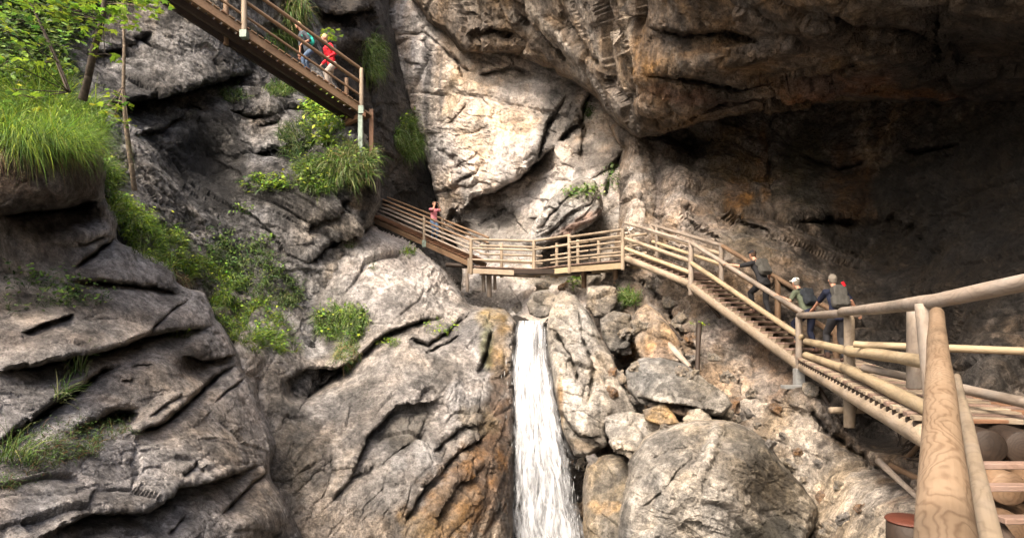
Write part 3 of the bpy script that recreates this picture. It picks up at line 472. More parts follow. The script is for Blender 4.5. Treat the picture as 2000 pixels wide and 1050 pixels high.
class MB:
    def __init__(s): s.v = []; s.f = []; s.g = []; s.s = []
    def add(s, v, f, g, sm=True):
        o = len(s.v); s.v += [tuple(x) for x in v]; s.g += [tuple(x) for x in g]; s.f += [[i+o for i in q] for q in f]; s.s += [sm]*len(f); return s
    def log(s, p0, p1, r0, r1=None, seg=14, n=None, wob=0.06, up=Vector((0, 0, 1)), bend=0.0):
        p0, p1 = Vector(p0), Vector(p1); r1 = r1 or r0; d = p1-p0; L = d.length; d.normalize()
        a = d.cross(up if abs(d.dot(up)) < 0.95 else Vector((0, 1, 0))).normalized(); b = d.cross(a).normalized(); n = n or max(3, int(L/0.35)+2)
        ph = random.random()*50; off = Vector((random.uniform(-.6, .6)*r0, random.uniform(-.6, .6)*r0)); V = []; G = []; Fc = []; bz = random.uniform(-1, 1)*bend*L
        for i in range(n+1):
            t = i/n; c = p0+d*L*t+a*(math.sin(t*math.pi)*bz*0.5)+b*(math.sin(t*math.pi)*bz)+a*(wob*r0*0.6*math.sin(ph+t*L*2.1))+b*(wob*r0*0.6*math.cos(ph*1.7+t*L*1.6)); r = r0+(r1-r0)*t
            r *= 1+wob*0.5*math.sin(ph*2+t*L*3.7)
            if i in (0, n): rings = ((0.0, r*0.93), (0.012 if i == 0 else -0.012, r)) if i == 0 else ((-0.012, r), (0.0, r*0.93))
            else: rings = ((0, r),)
            for dz, rr in rings:
                for k in range(seg):
                    th = 2*math.pi*k/seg; rr2 = rr*(1+wob*0.5*math.sin(2*th+ph+t*2)+wob*0.3*math.sin(3*th+t*L*1.3))
                    x, y = math.cos(th)*rr2, math.sin(th)*rr2; V.append(c+d*dz+a*x+b*y); G.append((x+off.x, y+off.y, t*L+ph))
        m = len(V)//seg
        for i in range(m-1):
            for k in range(seg): k2 = (k+1) % seg; Fc.append([i*seg+k, i*seg+k2, (i+1)*seg+k2, (i+1)*seg+k])
        Fc.append(list(range(seg))[::-1]); Fc.append([(m-1)*seg+k for k in range(seg)])
        return s.add(V, Fc, G)
    def box(s, c, ax, ay, az, hx, hy, hz, bev=0.006, taper=1.0):
        """box centred at c with unit axes and half sizes; edges chamfered"""
        c = Vector(c); V = []; G = []; ph = random.random()*30; o = random.uniform(-.2, .2)
        for sx in (-1, 1):
            for sy in (-1, 1):
                for sz in (-1, 1):
                    for (ex, ey, ez) in ((bev, bev, 0), (bev, 0, bev), (0, bev, bev)):
                        x, y, z = sx*(hx-ex), sy*(hy-ey), sz*(hz-ez); V.append(c+ax*x+ay*y+az*z); G.append((y+o, z+.07, x+ph))
        bm = bmesh.new(); vs = [bm.verts.new(v) for v in V]; r = bmesh.ops.convex_hull(bm, input=vs); bm.verts.index_update()
        fs = [[v.index for v in f.verts] for f in bm.faces]; bm.free()
        return s.add(V, fs, G, False)
    def build(s, name, mat, parent=None, label=None):
        o = parent.location.copy() if parent else Vector(np.mean(s.v, axis=0)); 
        if parent and parent.parent: o = parent.parent.location+parent.location
        me = bpy.data.meshes.new(name); me.from_pydata([tuple(Vector(v)-o) for v in s.v], [], s.f); me.update()
        at = me.attributes.new('grain', 'FLOAT_VECTOR', 'POINT'); at.data.foreach_set('vector', np.array(s.g, float).ravel())
        for p, k in zip(me.polygons, s.s): p.use_smooth = k
        me.materials.append(mat); ob = bpy.data.objects.new(name, me); COL.objects.link(ob)
        if parent: ob.parent = parent
        else: ob.location = o
        if label: ob['label'] = label
        return ob
def log(name, p0, p1, r0, mat, parent, r1=None, **k): return MB().log(p0, p1, r0, r1, **k).build(name, mat, parent)
Z = Vector((0, 0, 1))
def lerp(a, b, t): return Vector(a)*(1-t)+Vector(b)*t
def horiz(v): v = Vector((v.x, v.y, 0)); return v.normalized()
def post(parent, base, h, r, mat, shoe=None, below=0.0):
    p = MB().log(base-Z*below, base+Z*h, r, r*.95, n=4, wob=.04).build('post', mat, parent)
    if shoe:
        m = MB(); L, w_ = shoe
        m.box(base-Z*(below-L/2+.04), Vector((1, 0, 0)), Vector((0, 1, 0)), Z, r*1.25, r*1.25, L/2)
        m.build('post_shoe', w_, p)
    return p

# ---- upper bridge, top left
wk1 = empty('wooden_walkway', PX(705, 207, 19), 'high wooden footbridge with dark underside crossing the top left of the gorge', 'walkway', 'wooden walkway sections through the gorge')
N0, N1 = PX(704, 206, 19), PX(395, -2, 16); dv = (N1-N0); N2 = N1+dv*.75; dh = horiz(dv); per = Vector((-dh.y, dh.x, 0)); per = per if per.y > 0 else -per
W1 = .95; du = dv.normalized(); up1 = per.cross(du).normalized(); up1 = up1 if up1.z > 0 else -up1
N0e = N0-du*.12
for s_, mt in ((0, W_brn), (W1, W_drk)):  # near beam brown; darker wood paints the shade of the underside
    MB().box(lerp(N0e, N2, .5)+per*s_-up1*.13, du, per, up1, (N2-N0e).length/2, .05, .11).build('stringer', mt, wk1)
MB().box(lerp(N0e, N2, .5)+per*W1*.5-up1*.19, du, per, up1, (N2-N0e).length/2, .06, .09).build('stringer', W_drk, wk1)
Ltot = (N2-N0e).length; nb = int(Ltot/.2)
for i in range(nb):
    MB().box(N0e+du*(i+.5)*Ltot/nb+per*W1*.5+up1*.0, per, du, up1, W1/2+.09, .08, .018).build('tread', W_brn if i % 3 else W_red, wk1)
for k, sft in ((0, -.02), (1, W1+.02)):
    mt = W_new if k == 0 else W_brn; o = per*sft
    base = N0+o
    post(wk1, base-per*.04, 1.12, .065, mt, (.25, GSTEEL) if k == 0 else None, below=.25)
    pA = N0+du*(3.72 if k == 0 else 3.9)+o; post(wk1, pA-per*.04, 1.12, .075, mt, (.2, GSTEEL) if k == 0 else None, below=.3)
    if k: continue
    log('handrail', N0+o+Z*1.12-du*.05, N2+o+Z*1.12, .05, W_brn, wk1)
    for h, rr in ((.70, .05), (.30, .035)): log('mid_rail', N0+o+Z*h, N2+o+Z*h, rr, W_brn if k == 0 else W_old, wk1)
# leg and steel support at the end of the bridge
MB().box(N0+Z*(-1.1)-per*.02, Vector((1, 0, 0)), Vector((0, 1, 0)), Z, .07, .07, .95).build('support_leg', GSTEEL, wk1)
MB().box(N0+Vector((.26, .35, -.75)), Vector((1, 0, 0)), Vector((0, 1, 0)), Z, .06, .06, .75).build('support_leg', W_red, wk1)
MB().box(N0+per*.45-Z*.28-du*.05, per, du, Z, .62, .05, .07).build('cross_beam', W_red, wk1)
MB().box(N0+per*.45-Z*.12-du*.22, per, du, Z, .55, .16, .03).build('cross_beam', W_brn, wk1)

# ---- ramp behind the slab
wk2 = empty('wooden_walkway', PX(918, 508, 25), 'narrow railed boardwalk ramp climbing left from the level bridge behind the central slab', 'walkway', 'wooden walkway sections through the gorge')
U0, U1, U2 = PX(919, 506, 25.2), PX(829, 466, 27.2), PX(716, 416, 30.5); U3 = U2+(U2-U1)*.6
W2 = .95
def flight(wk, A, B, per, W, smat, tm, rails, heights_, rail_m, tread_t=.02, tread_w=.1, gap=.2, far=True, stringer_r=None, sdrop=.1, post_m=None, posts=(), shoe=None, far_posts=(), prr=.065, below=.25, box=True, frails=None, over=.04, far_m=None):
    """one straight run: two stringers, treads, rails on both sides, posts at the given fractions"""
    d = (B-A); L = d.length; d = d.normalized(); up = per.cross(d).normalized(); up = up if up.z > 0 else -up
    for s_ in (0, W):
        if stringer_r: log('stringer', A-up*(sdrop+stringer_r)+per*s_, B-up*(sdrop+stringer_r)+per*s_, stringer_r, smat, wk, seg=18, wob=.03)
        else: MB().box(lerp(A, B, .5)-up*(sdrop+.1)+per*s_, d, per, up, L/2, .05, .1).build('stringer', smat, wk)
    n = max(2, int(L/gap)); fl = horiz(d)
    for i in range(n):
        c = A+d*(i+.5)*L/n+per*W/2-up*.02
        MB().box(c, per, fl, Z, W/2+over, tread_w, tread_t).build('tread', tm, wk)
    for side in ((0, 1) if far else (0,)):
        o = per*(W*side)+per*(.06 if side else -.06)
        pm = post_m if side == 0 else (far_m or post_m)
        for tt in (posts if side == 0 else far_posts):
            post(wk, lerp(A, B, tt)+o, heights_[0]+.02, prr, pm or smat, shoe if side == 0 else None, below)
        hs = heights_ if side == 0 or not frails else frails
        for j, h in enumerate(hs):
            rm = rail_m[min(j, len(rail_m)-1)] if side == 0 else (far_m or rail_m[min(j, len(rail_m)-1)])
            log('handrail' if j == 0 else 'mid_rail', A+o+Z*h-d*.05, B+o+Z*h+d*.05, rails[min(j, len(rails)-1)], rm, wk, wob=.05)
for (A, B, ps) in ((U0, U1, (0.98,)), (U1, U3, ())):
    dh = horiz(B-A); pr = Vector((-dh.y, dh.x, 0)); pr = pr if pr.y > 0 else -pr
    flight(wk2, A, B, pr, W2, W_brn, W_red, (.045, .035), (1.0, .78, .6, .42, .22), (W_brn, W_brn, W_old), posts=ps, post_m=W_new, shoe=(.3, GSTEEL), far_posts=ps, prr=.07, below=.32)
# ---- level bridge
wk3 = empty('wooden_walkway', PX(920, 520, 25), 'level pale wooden bridge with four railed bays crossing above the waterfall', 'walkway', 'wooden walkway sections through the gorge')
T = [PX(921, 519, 24.8), PX(1044, 524, 24), PX(1114, 516, 22.8), PX(1219, 507, 20.6)]
for i in range(3):
    A, B = T[i], T[i+1]; dh = horiz(B-A); pr = Vector((-dh.y, dh.x, 0)); pr = pr if pr.y > 0 else -pr
    hs = (1.05, .7, .2) if i == 0 else (1.05, .82, .62, .42, .2)
    flight(wk3, A, B, pr, 1.0, W_yel if i else W_new, W_tread, (.05, .04), (1.06, .7, .25) if i == 0 else ((1.06, .72, .25) if i == 1 else (1.0, .8, .6, .25)), (W_new,), posts=((0, 1) if i == 0 else (1,)), post_m=W_new, far_posts=((.35,) if i == 0 else (.15, .75)), prr=.07, below=.35, frails=(.95, .6, .3))
post(wk3, T[0]+Vector((-.12, -.02, 0)), .3, .05, W_new, below=.3)
log('handrail', T[3]+Vector((.3, .8, 1.02)), T[3]+Vector((.02, .9, 1.0)), .045, W_old, wk3)
# stakes and beams below the bridge
for (u, v0, v1, d, r) in ((912, 524, 556, 25.4, .07), (944, 528, 556, 25.2, .08), (955, 528, 566, 25.3, .11), (966, 530, 552, 25.4, .07), (1140, 520, 548, 23.3, .1), (1202, 512, 540, 21.8, .09)):
    log('support_leg', PX(u, v0, d), PX(u+1, v1+14, d), r, W_old if u < 1000 else W_brn, wk3, n=3)
log('cross_beam', PX(872, 517, 25.9), PX(925, 520, 25.5), .1, W_drk, wk3, n=3)
MB().box(PX(1085, 531, 23.6), Vector((1, 0, 0)), Vector((0, 1, 0)), Z, 1.6, .35, .09).build('cross_beam', W_drk, wk3)

# ---- diagonal stair
wk4 = empty('wooden_staircase', PX(1566, 700, 13.6), 'long pale timber staircase with notched log stringer climbing left along the cave wall', 'staircase', 'wooden walkway sections through the gorge')
S0, S1, S2 = PX(1226, 496, 20.2), PX(1353, 545, 17.3), PX(1568, 698, 13.6)
pr4 = Vector((.926, .376, 0)).normalized(); WS = .95
flight(wk4, S0, S1, pr4, WS, W_new, W_tread, (.055, .06), (1.02, .5, .17), (W_old, W_new, W_yel), stringer_r=.11, sdrop=.04, gap=.26, post_m=W_old, posts=(1,), far_posts=(.06, 1.0), prr=.075, below=.45, frails=(1.0, .75, .45))
flight(wk4, S1, S2, pr4, WS, W_new, W_tread, (.06, .065), (1.02, .46), (W_old, W_yel), stringer_r=.13, sdrop=.06, gap=.27, tread_w=.125, tread_t=.022, post_m=W_old, posts=(), far_posts=(.55, 1.0), prr=.075, below=.3, frails=(1.0, .5), far_m=W_brn)
# wedge blocks on the stringer that carry the treads
d4 = (S2-S1); L4 = d4.length; d4n = d4.normalized(); n4 = int(L4/.27); up4 = pr4.cross(d4n); up4 = up4 if up4.z > 0 else -up4; f4 = horiz(d4n)
for i in range(n4):
    c = S1+d4n*(i+.5)*L4/n4-Z*.045
    for s_ in (0, WS):
        m = MB(); q = c+pr4*s_; V = []; G = []
        for a in (-.07, .09):
            for p in (q-f4*.13, q+f4*.13, q+f4*.1-Z*.15, q-f4*.15-Z*.1): V.append(p+pr4*a); G.append((p.z, a, i*.3))
        m.add(V, [[0, 1, 2, 3], [7, 6, 5, 4], [0, 4, 5, 1], [1, 5, 6, 2], [2, 6, 7, 3], [3, 7, 4, 0]], G, False)
        m.build('wedge_block', W_new, wk4)
# bracket and strut under the upper post
log('strut', PX(1366, 570, 17.6), PX(1408, 622, 17.4), .05, W_drk, wk4); MB().box(PX(1375, 566, 17.5), Vector((1, 0, 0)), Vector((0, 1, 0)), Z, .3, .06, .04).build('bracket', STEEL, wk4)

# ---- lower run from the stair foot to the corner post
wk5 = empty('wooden_walkway', PX(1655, 760, 10), 'lower boardwalk run on thick round posts between the long staircase and the nearest steps', 'walkway', 'wooden walkway sections through the gorge')
R0, R1 = S2+Vector((0, 0, -.0)), PX(1815, 812, 6.35); R1.z = -.93
dh = horiz(R1-R0); pr5 = Vector((-dh.y, dh.x, 0)); pr5 = pr5 if pr5.x > 0 else -pr5
A, B = R0, R1; d = (B-A).normalized(); L = (B-A).length; WR = .95
log('stringer', A-Z*.19, B-Z*.20+d*.2, .12, W_new, wk5, .135, seg=20, wob=.03)
log('stringer', A-Z*.17+pr5*WR, B-Z*.18+pr5*WR, .11, W_drk, wk5, seg=14)
n = int(L/.235)
for i in range(n):
    c = A+d*(i+.5)*L/n+pr5*(WR/2-.02)
    MB().box(c-Z*.02, pr5, dh, Z, WR/2+.10, .07, .025).build('tread', W_new if i % 3 else W_tread, wk5)
    q = c-pr5*(WR/2-.02); MB().box(q-Z*.085-pr5*.06, dh, pr5, Z, .022, .05, .03).build('tread_cleat', W_drk, wk5)
m5 = lerp(R0, R1, .49)
post(wk5, R0-pr5*.08, .90, .075, W_old, (.42, STEEL), below=.62)
P2 = PX(1659, 742, 9.9); post(wk5, P2, 1.06, .086, W_new, below=.76)
log('cross_beam', P2+Vector((-.26, .1, -.5)), P2+Vector((.75, .28, -.52)), .055, W_new, wk5); 
MB().box(PX(1556, 755, 13.4), Vector((1, 0, 0)), Vector((0, 1, 0)), Z, .3, .12, .035).build('bracket', STEEL, wk5)
log('strut', PX(1598, 756, 13), PX(1662, 862, 12.2), .05, W_drk, wk5)
H0, H1, H2 = R0-pr5*.08+Z*.93, P2+Z*1.08, PX(1822, 590, 6.2)
log('handrail', H0, H1+Vector((.06, -.1, 0)), .065, W_old, wk5, .075); log('handrail', H1+Vector((-.06, .12, .02)), H2, .072, W_old, wk5, .08)
log('mid_rail', PX(1574, 666, 13.5), PX(1664, 686, 9.8), .07, W_yel, wk5); log('mid_rail', PX(1658, 684, 9.8), PX(1822, 708, 6.3), .085, W_yel, wk5, .075, wob=.1)
log('mid_rail', PX(1574, 693, 13.4), PX(1662, 724, 9.9), .075, W_yel, wk5); log('mid_rail', PX(1650, 718, 10), PX(1822, 802, 6.3), .085, W_yel, wk5, .08)
# far railing of the landing
log('mid_rail', PX(1668, 672, 8.9), PX(2120, 690, 7.2), .052, W_yel, wk5, .05); log('mid_rail', PX(1688, 718, 8.8), PX(2100, 806, 5.6), .055, W_old, wk5, .06)
post(wk5, PX(1787, 742, 7.4), .83, .092, W_old, below=.1)

# ---- landing and steps beside the camera
wk6 = empty('wooden_staircase', PX(1850, 900, 4.5), 'nearest timber steps at the right with one very thick handrail log and stacked logs underneath', 'staircase', 'wooden walkway sections through the gorge')
C0 = PX(1829, 612, 5.9); C1 = PX(1856, 1260, 1.16)
big = MB(); big.log(C1, C0, .068, .062, seg=40, n=60, wob=.035); big.build('handrail', W_big, wk6, 'massive pale handrail log with swirling dark grain')
log('handrail', PX(1814, 590, 6.25), PX(2140, 522, 4.2), .074, W_old, wk6, .07, seg=24, wob=.06)
log('post', PX(1804, 592, 6.3), PX(1836, 592, 6.3)+Vector((-.05, 0, -1.2)), .085, W_old, wk6, .08, seg=20)
log('mid_rail', PX(1868, 735, 5.5), PX(1948, 1110, 2.0), .032, W_new, wk6, .037, seg=20, wob=.08)
X = Vector((1, 0, 0)); Yv = Vector((0, 1, 0))
for i in range(11):                                     # landing boards; the dark red wood stands in for their shade
    y = 8.7-i*.245; xl = R1.x+(R0.x-R1.x)*(y-R1.y)/(R0.y-R1.y)+.85*(1-i/11); MB().box(Vector(((xl+6.9)/2, y, -.95+(random.random()-.5)*.012)), X, Yv, Z, (6.9-xl)/2, .055, .02).build('tread', W_red if i % 3 else W_tread, wk6)
st = [(-1.15, 5.15), (-1.29, 4.98), (-1.47, 4.72), (-1.62, 4.42), (-1.77, 4.12)]
for z, y in st: MB().box(Vector((4.9, y, z)), X, Yv, Z, 1.15, .055, .024).build('tread', W_tread, wk6)
log('stringer', Vector((3.95, 5.7, -1.13)), Vector((3.6, 3.4, -2.3)), .06, W_drk, wk6)
log('stringer', Vector((6.0, 8.8, -1.1)), Vector((5.6, 5.9, -1.1)), .09, W_drk, wk6)
# stacked logs seen through the steps
k = 0
for row, (z, y0) in enumerate(((-1.13, 5.8), (-1.46, 5.55), (-1.79, 5.35), (-2.12, 5.15))):
    for c in range(4):
        x = 4.50+c*.34+(.05 if row % 2 else 0)-row*.06; k += 1
        o = MB().log(Vector((x, y0, z)), Vector((x+.28, y0+1.1, z-.02)), .165 if row == 0 else .15, .16, seg=22, wob=.03).build('stacked_log', W_drk if row == 0 else W_brn)
        tag(o, ['dark round log end in the top row of the stack seen through the steps', 'greyed log in the second row of the stack below the steps', 'greyed log in the third row of the stack below the steps', 'greyed log in the bottom row of the stack below the steps'][row], 'log', ('top row', 'second row', 'third row', 'bottom row')[row]+' of logs stacked below the steps')
# ------------------------------------------------------------------ boulders
BG = 'boulders wedged in the gully below the walkway'
def boulder(label, ol, ctrl, back, base=(.36, .33, .29), patches=(), cracks=(), holes=(), edge=(13, .5), step=2.0, disp=None, seed=20, mat=None, group=BG, dark=.5, jit=2.5, veins_glints=.08, refstep=10, near=.96):
    dp = dict(bed=(.5, .2, .8), bedf=1.8, beda=.03, fac=((.55, .20), (1.4, .09), (4, .03)), fb=(.4, .05), fine=(3.5, .01))
    if disp: dp.update(disp)
    ctrl = [(a, b, c*near) for a, b, c in ctrl]
    o = rock('boulder', ol, ctrl, step=step, edge=edge, back=back, jit=jit, cracks=cracks, holes=holes, disp=dp, base=base, patches=patches, mat=mat or M_rock, closed=True, seed=seed, steps=10, dark=dark, veins_glints=veins_glints, refstep=refstep)
    tag(o, label, 'boulder', group); return o
boulder('tall pale pinnacle of rock standing right of the waterfall', [(1098, 566), (1126, 578), (1148, 606), (1168, 645), (1192, 690), (1216, 742), (1246, 802), (1242, 835), (1190, 812), (1182, 868), (1152, 892), (1122, 890), (1102, 845), (1090, 800), (1080, 740), (1070, 690), (1068, 640), (1078, 590)],
    [(1100, 570, 20), (1120, 640, 18.4), (1090, 700, 18), (1170, 700, 18.2), (1120, 780, 17), (1160, 860, 16.6), (1230, 800, 17.4), (1100, 840, 17.2), (1180, 780, 16.8), (1140, 700, 17.6)], 2.2, base=(.46, .42, .365), near=.93, edge=(11, .7), seed=21,
    cracks=[([(1128, 590), (1140, 660), (1160, 720), (1150, 800)], 5, .35, 0, 14), ([(1080, 640), (1120, 700), (1130, 760)], 4, .3, .3, 12), ([(1090, 800), (1130, 850), (1180, 850)], 5, .3, .4, 12)],
    patches=[(1120, 790, 22, 80, -8, (.50, .46, .41), .85), (1190, 740, 30, 80, -20, (.40, .345, .28), .8), (1110, 640, 26, 60, 0, (.34, .3, .25), .7), (1092, 790, 10, 60, 0, (.26, .16, .07), .8), (1130, 870, 50, 14, 10, (.16, .12, .08), .7)])
boulder('small square block at the lip left of the tall pinnacle', [(1042, 572), (1070, 566), (1092, 580), (1084, 612), (1056, 622), (1032, 612), (1028, 590)], [(1040, 590, 20.6), (1080, 590, 20.4), (1060, 610, 20)], 1.3, edge=(10, .4), seed=22)
boulder('squarish pale block under the level bridge beside the green tuft', [(1146, 562), (1180, 557), (1204, 562), (1206, 590), (1192, 615), (1160, 620), (1147, 596)], [(1150, 580, 21), (1200, 580, 20.6), (1170, 610, 20.4), (1180, 560, 21.2)], 1.4, base=(.42, .38, .33), edge=(10, .4), seed=23)
boulder('grey tilted block just below the squarish pale block', [(1172, 622), (1200, 608), (1232, 614), (1238, 650), (1228, 684), (1196, 690), (1176, 662)], [(1180, 640, 19.4), (1230, 630, 19), (1205, 680, 18.6)], 1.2, base=(.27, .24, .20), edge=(12, .4), seed=24)
boulder('orange stained upright slab leaning on the slope above the wedge boulder', [(1240, 610), (1262, 592), (1290, 612), (1318, 650), (1342, 690), (1330, 712), (1290, 706), (1252, 704), (1240, 668)], [(1245, 620, 18.2), (1270, 600, 18.3), (1330, 690, 16.8), (1260, 700, 17), (1290, 650, 17.3)], 1.1, base=(.44, .32, .21), edge=(12, .4), seed=25, dark=.25, patches=[(1290, 680, 40, 20, 0, (.42, .24, .11), .7)])
boulder('wedge shaped boulder with rusty underside above the largest boulder', [(1222, 724), (1248, 700), (1290, 697), (1336, 710), (1372, 738), (1412, 768), (1430, 790), (1412, 812), (1370, 808), (1340, 816), (1290, 800), (1250, 788), (1226, 760)],
    [(1225, 740, 15.6), (1290, 700, 15.8), (1400, 780, 13.9), (1300, 760, 14.4), (1340, 810, 14), (1250, 780, 15), (1350, 740, 14.8)], 2.2, base=(.33, .305, .265), seed=26, edge=(9, .4),
    cracks=[([(1240, 770), (1290, 785), (1340, 790), (1400, 800)], 6, .1, .6, 14)], patches=[(1320, 803, 60, 12, 15, (.34, .2, .09), .9), (1250, 775, 30, 14, 30, (.16, .14, .12), .7), (1300, 720, 50, 12, 15, (.42, .38, .33), .6)])
boulder('flat chalky boulder tucked against the left of the largest boulder', [(1182, 812), (1210, 804), (1250, 806), (1300, 822), (1345, 838), (1330, 880), (1270, 890), (1232, 892), (1205, 880), (1183, 852)], [(1190, 830, 15), (1300, 830, 14.6), (1250, 880, 14), (1330, 860, 14.2)], 1.6, base=(.54, .49, .42), seed=27, edge=(14, .4), dark=.25, cracks=[([(1190, 870), (1230, 880), (1290, 870)], 3, .1, .2, 8)])
boulder('ochre edged shard lying between wedge boulder and largest boulder', [(1256, 800), (1296, 785), (1312, 802), (1326, 826), (1290, 830), (1262, 818)], [(1260, 805, 14.4), (1310, 810, 14), (1290, 825, 13.9)], .7, base=(.44, .33, .2), seed=28, edge=(8, .25), dark=.2)
boulder('pale triangular shard pointing up behind the largest boulder', [(1340, 832), (1352, 808), (1366, 804), (1384, 826), (1376, 846), (1346, 848)], [(1345, 840, 13.6), (1380, 840, 13.2), (1360, 810, 13.7)], .7, base=(.5, .43, .33), seed=29, edge=(8, .25), dark=.2)
boulder('brown blocky boulder at the bottom between waterfall and largest boulder', [(1146, 905), (1180, 888), (1216, 890), (1238, 920), (1232, 1000), (1228, 1120), (1150, 1120), (1140, 1040), (1138, 960)], [(1150, 920, 15.4), (1200, 900, 15.2), (1200, 1000, 14.2), (1150, 1100, 14), (1220, 960, 14.4)], 1.8, base=(.30, .235, .155), seed=30, edge=(18, .6), dark=.35, patches=[(1180, 990, 36, 16, 0, (.40, .26, .12), .7), (1190, 960, 30, 20, 0, (.16, .13, .09), .7)])
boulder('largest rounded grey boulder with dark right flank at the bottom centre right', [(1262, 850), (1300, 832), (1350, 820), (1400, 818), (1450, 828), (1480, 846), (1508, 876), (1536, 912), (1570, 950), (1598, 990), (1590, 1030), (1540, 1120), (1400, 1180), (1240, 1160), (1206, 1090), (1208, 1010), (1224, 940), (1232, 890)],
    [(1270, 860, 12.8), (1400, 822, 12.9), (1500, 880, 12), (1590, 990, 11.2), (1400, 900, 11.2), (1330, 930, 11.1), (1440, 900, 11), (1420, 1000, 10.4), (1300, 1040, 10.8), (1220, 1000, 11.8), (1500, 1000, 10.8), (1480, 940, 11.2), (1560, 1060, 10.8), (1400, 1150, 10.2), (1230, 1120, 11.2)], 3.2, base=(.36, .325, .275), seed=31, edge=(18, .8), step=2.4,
    near=.90, disp=dict(fac=((.6, .16), (1.7, .09), (4.5, .035)), fb=(.5, .08), fine=(3, .012)), cracks=[([(1440, 880), (1432, 940), (1440, 1000), (1420, 1060)], 5, .03, .0, 18), ([(1240, 1000), (1290, 960), (1340, 900), (1380, 860)], 3, .08, .10, 16), ([(1260, 900), (1300, 880), (1360, 870)], 3, .08, .08, 14), ([(1290, 1080), (1340, 1020), (1400, 1030)], 3, .08, .1, 16)],
    holes=[(1385, 880, 14, 60, 20, -.35), (1520, 1000, 60, 70, -30, .35), (1330, 1000, 40, 40, 0, -.2)],
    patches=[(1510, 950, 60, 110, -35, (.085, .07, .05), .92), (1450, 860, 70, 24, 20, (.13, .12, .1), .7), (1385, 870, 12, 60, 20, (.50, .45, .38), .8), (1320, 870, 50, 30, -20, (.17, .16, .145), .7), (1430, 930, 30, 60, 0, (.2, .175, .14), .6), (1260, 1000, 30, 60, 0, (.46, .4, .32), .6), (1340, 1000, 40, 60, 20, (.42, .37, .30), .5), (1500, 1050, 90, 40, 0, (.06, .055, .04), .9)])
boulder('striped grey slab leaning on the pale wall behind the level bridge', [(1022, 476), (1040, 440), (1064, 402), (1098, 366), (1134, 346), (1162, 352), (1176, 380), (1178, 408), (1160, 436), (1120, 456), (1070, 474), (1040, 492)],
    [(1030, 470, 27.4), (1060, 410, 26.6), (1130, 350, 26), (1175, 390, 25.4), (1120, 410, 25.2), (1100, 455, 26), (1070, 440, 26)], 2.4, base=(.30, .285, .27), near=.93, seed=32, edge=(14, .7), group='', mat=M_pale,
    disp=dict(bed=(.62, .2, -.75), bedf=2.2, beda=.12, fac=((.6, .12), (1.6, .06))), cracks=[([(1050, 450), (1090, 400), (1140, 365)], 4, .35, .2, 10), ([(1060, 466), (1110, 420), (1165, 390)], 4, .3, .2, 10)], patches=[(1130, 436, 60, 12, -30, (.2, .1, .06), .8), (1140, 372, 40, 10, -25, (.22, .25, .12), .5), (1060, 430, 10, 50, 40, (.45, .43, .41), .7)])
# small loose stones
sp = [(1206, 712, 15), (1222, 700, 11), (1214, 690, 8), (1240, 716, 9), (1330, 725, 10), (1196, 726, 8), (1222, 684, 7), (1420, 812, 12), (1446, 822, 9), (1560, 880, 9), (1600, 905, 8), (1640, 950, 10), (1480, 830, 7), (1680, 990, 9), (1530, 850, 7), (1585, 760, 12), (1300, 835, 8), (1108, 905, 10), (1210, 600, 12), (1250, 640, 14), (1224, 650, 13), (1232, 690, 17), (1345, 705, 16), (1352, 735, 12), (1208, 740, 14), (1196, 765, 10), (1236, 785, 15), (1395, 700, 12), (1420, 740, 14), (1440, 790, 16), (1462, 812, 13), (1310, 590, 13), (1330, 625, 15), (1350, 660, 11), (1500, 870, 12), (1540, 905, 14), (1575, 935, 10), (1610, 970, 13), (1650, 1010, 12), (1620, 1040, 16), (1470, 770, 11), (1520, 800, 13), (1160, 900, 12), (1135, 905, 9), (1060, 560, 12), (1100, 560, 9), (1010, 600, 9), (1270, 560, 10)]
_proto = []
for k in range(4):
    bm = bmesh.new(); bmesh.ops.create_icosphere(bm, subdivisions=3, radius=1)
    P = np.array([v.co[:] for v in bm.verts]); f = fbm(P*1.1+k*7, 3); idb, vb, f1, f2 = worley(P*1.3+k*5)
    P = P*(1+.2*f+.7*(vb*RD[idb]).sum(1)+.25*(RV[idb, 0]-.5))[:, None]*np.array([1.1, .9, .65])
    for v, p in zip(bm.verts, P): v.co = p
    me = bpy.data.meshes.new('loose_stone'); bm.to_mesh(me); bm.free(); ca_ = me.attributes.new('albedo', 'FLOAT_COLOR', 'POINT')
    cc = np.array([(.42, .36, .29), (.38, .24, .14), (.34, .31, .28), (.46, .4, .32)][k])*(1+.4*fbm(P*2, 3))[:, None]; ca_.data.foreach_set('color', np.c_[cc, np.zeros(len(P))].ravel()); me.materials.append(M_rock); _proto.append(me)
for i, (u, v, s_) in enumerate(sp):
    p, n_ = hit(u, v); ob = bpy.data.objects.new('loose_stone', _proto[i % 4]); COL.objects.link(ob); r = s_/F*p.y*1.2
    ob.location = p-Vector((0, 0, r*.1)); ob.scale = (r, r, r); ob.rotation_euler = (random.random(), random.random(), random.random()*6)
    tag(ob, 'small broken stone lying loose on the rubble slope right of the waterfall', 'stone', 'loose stones on the rubble slope')
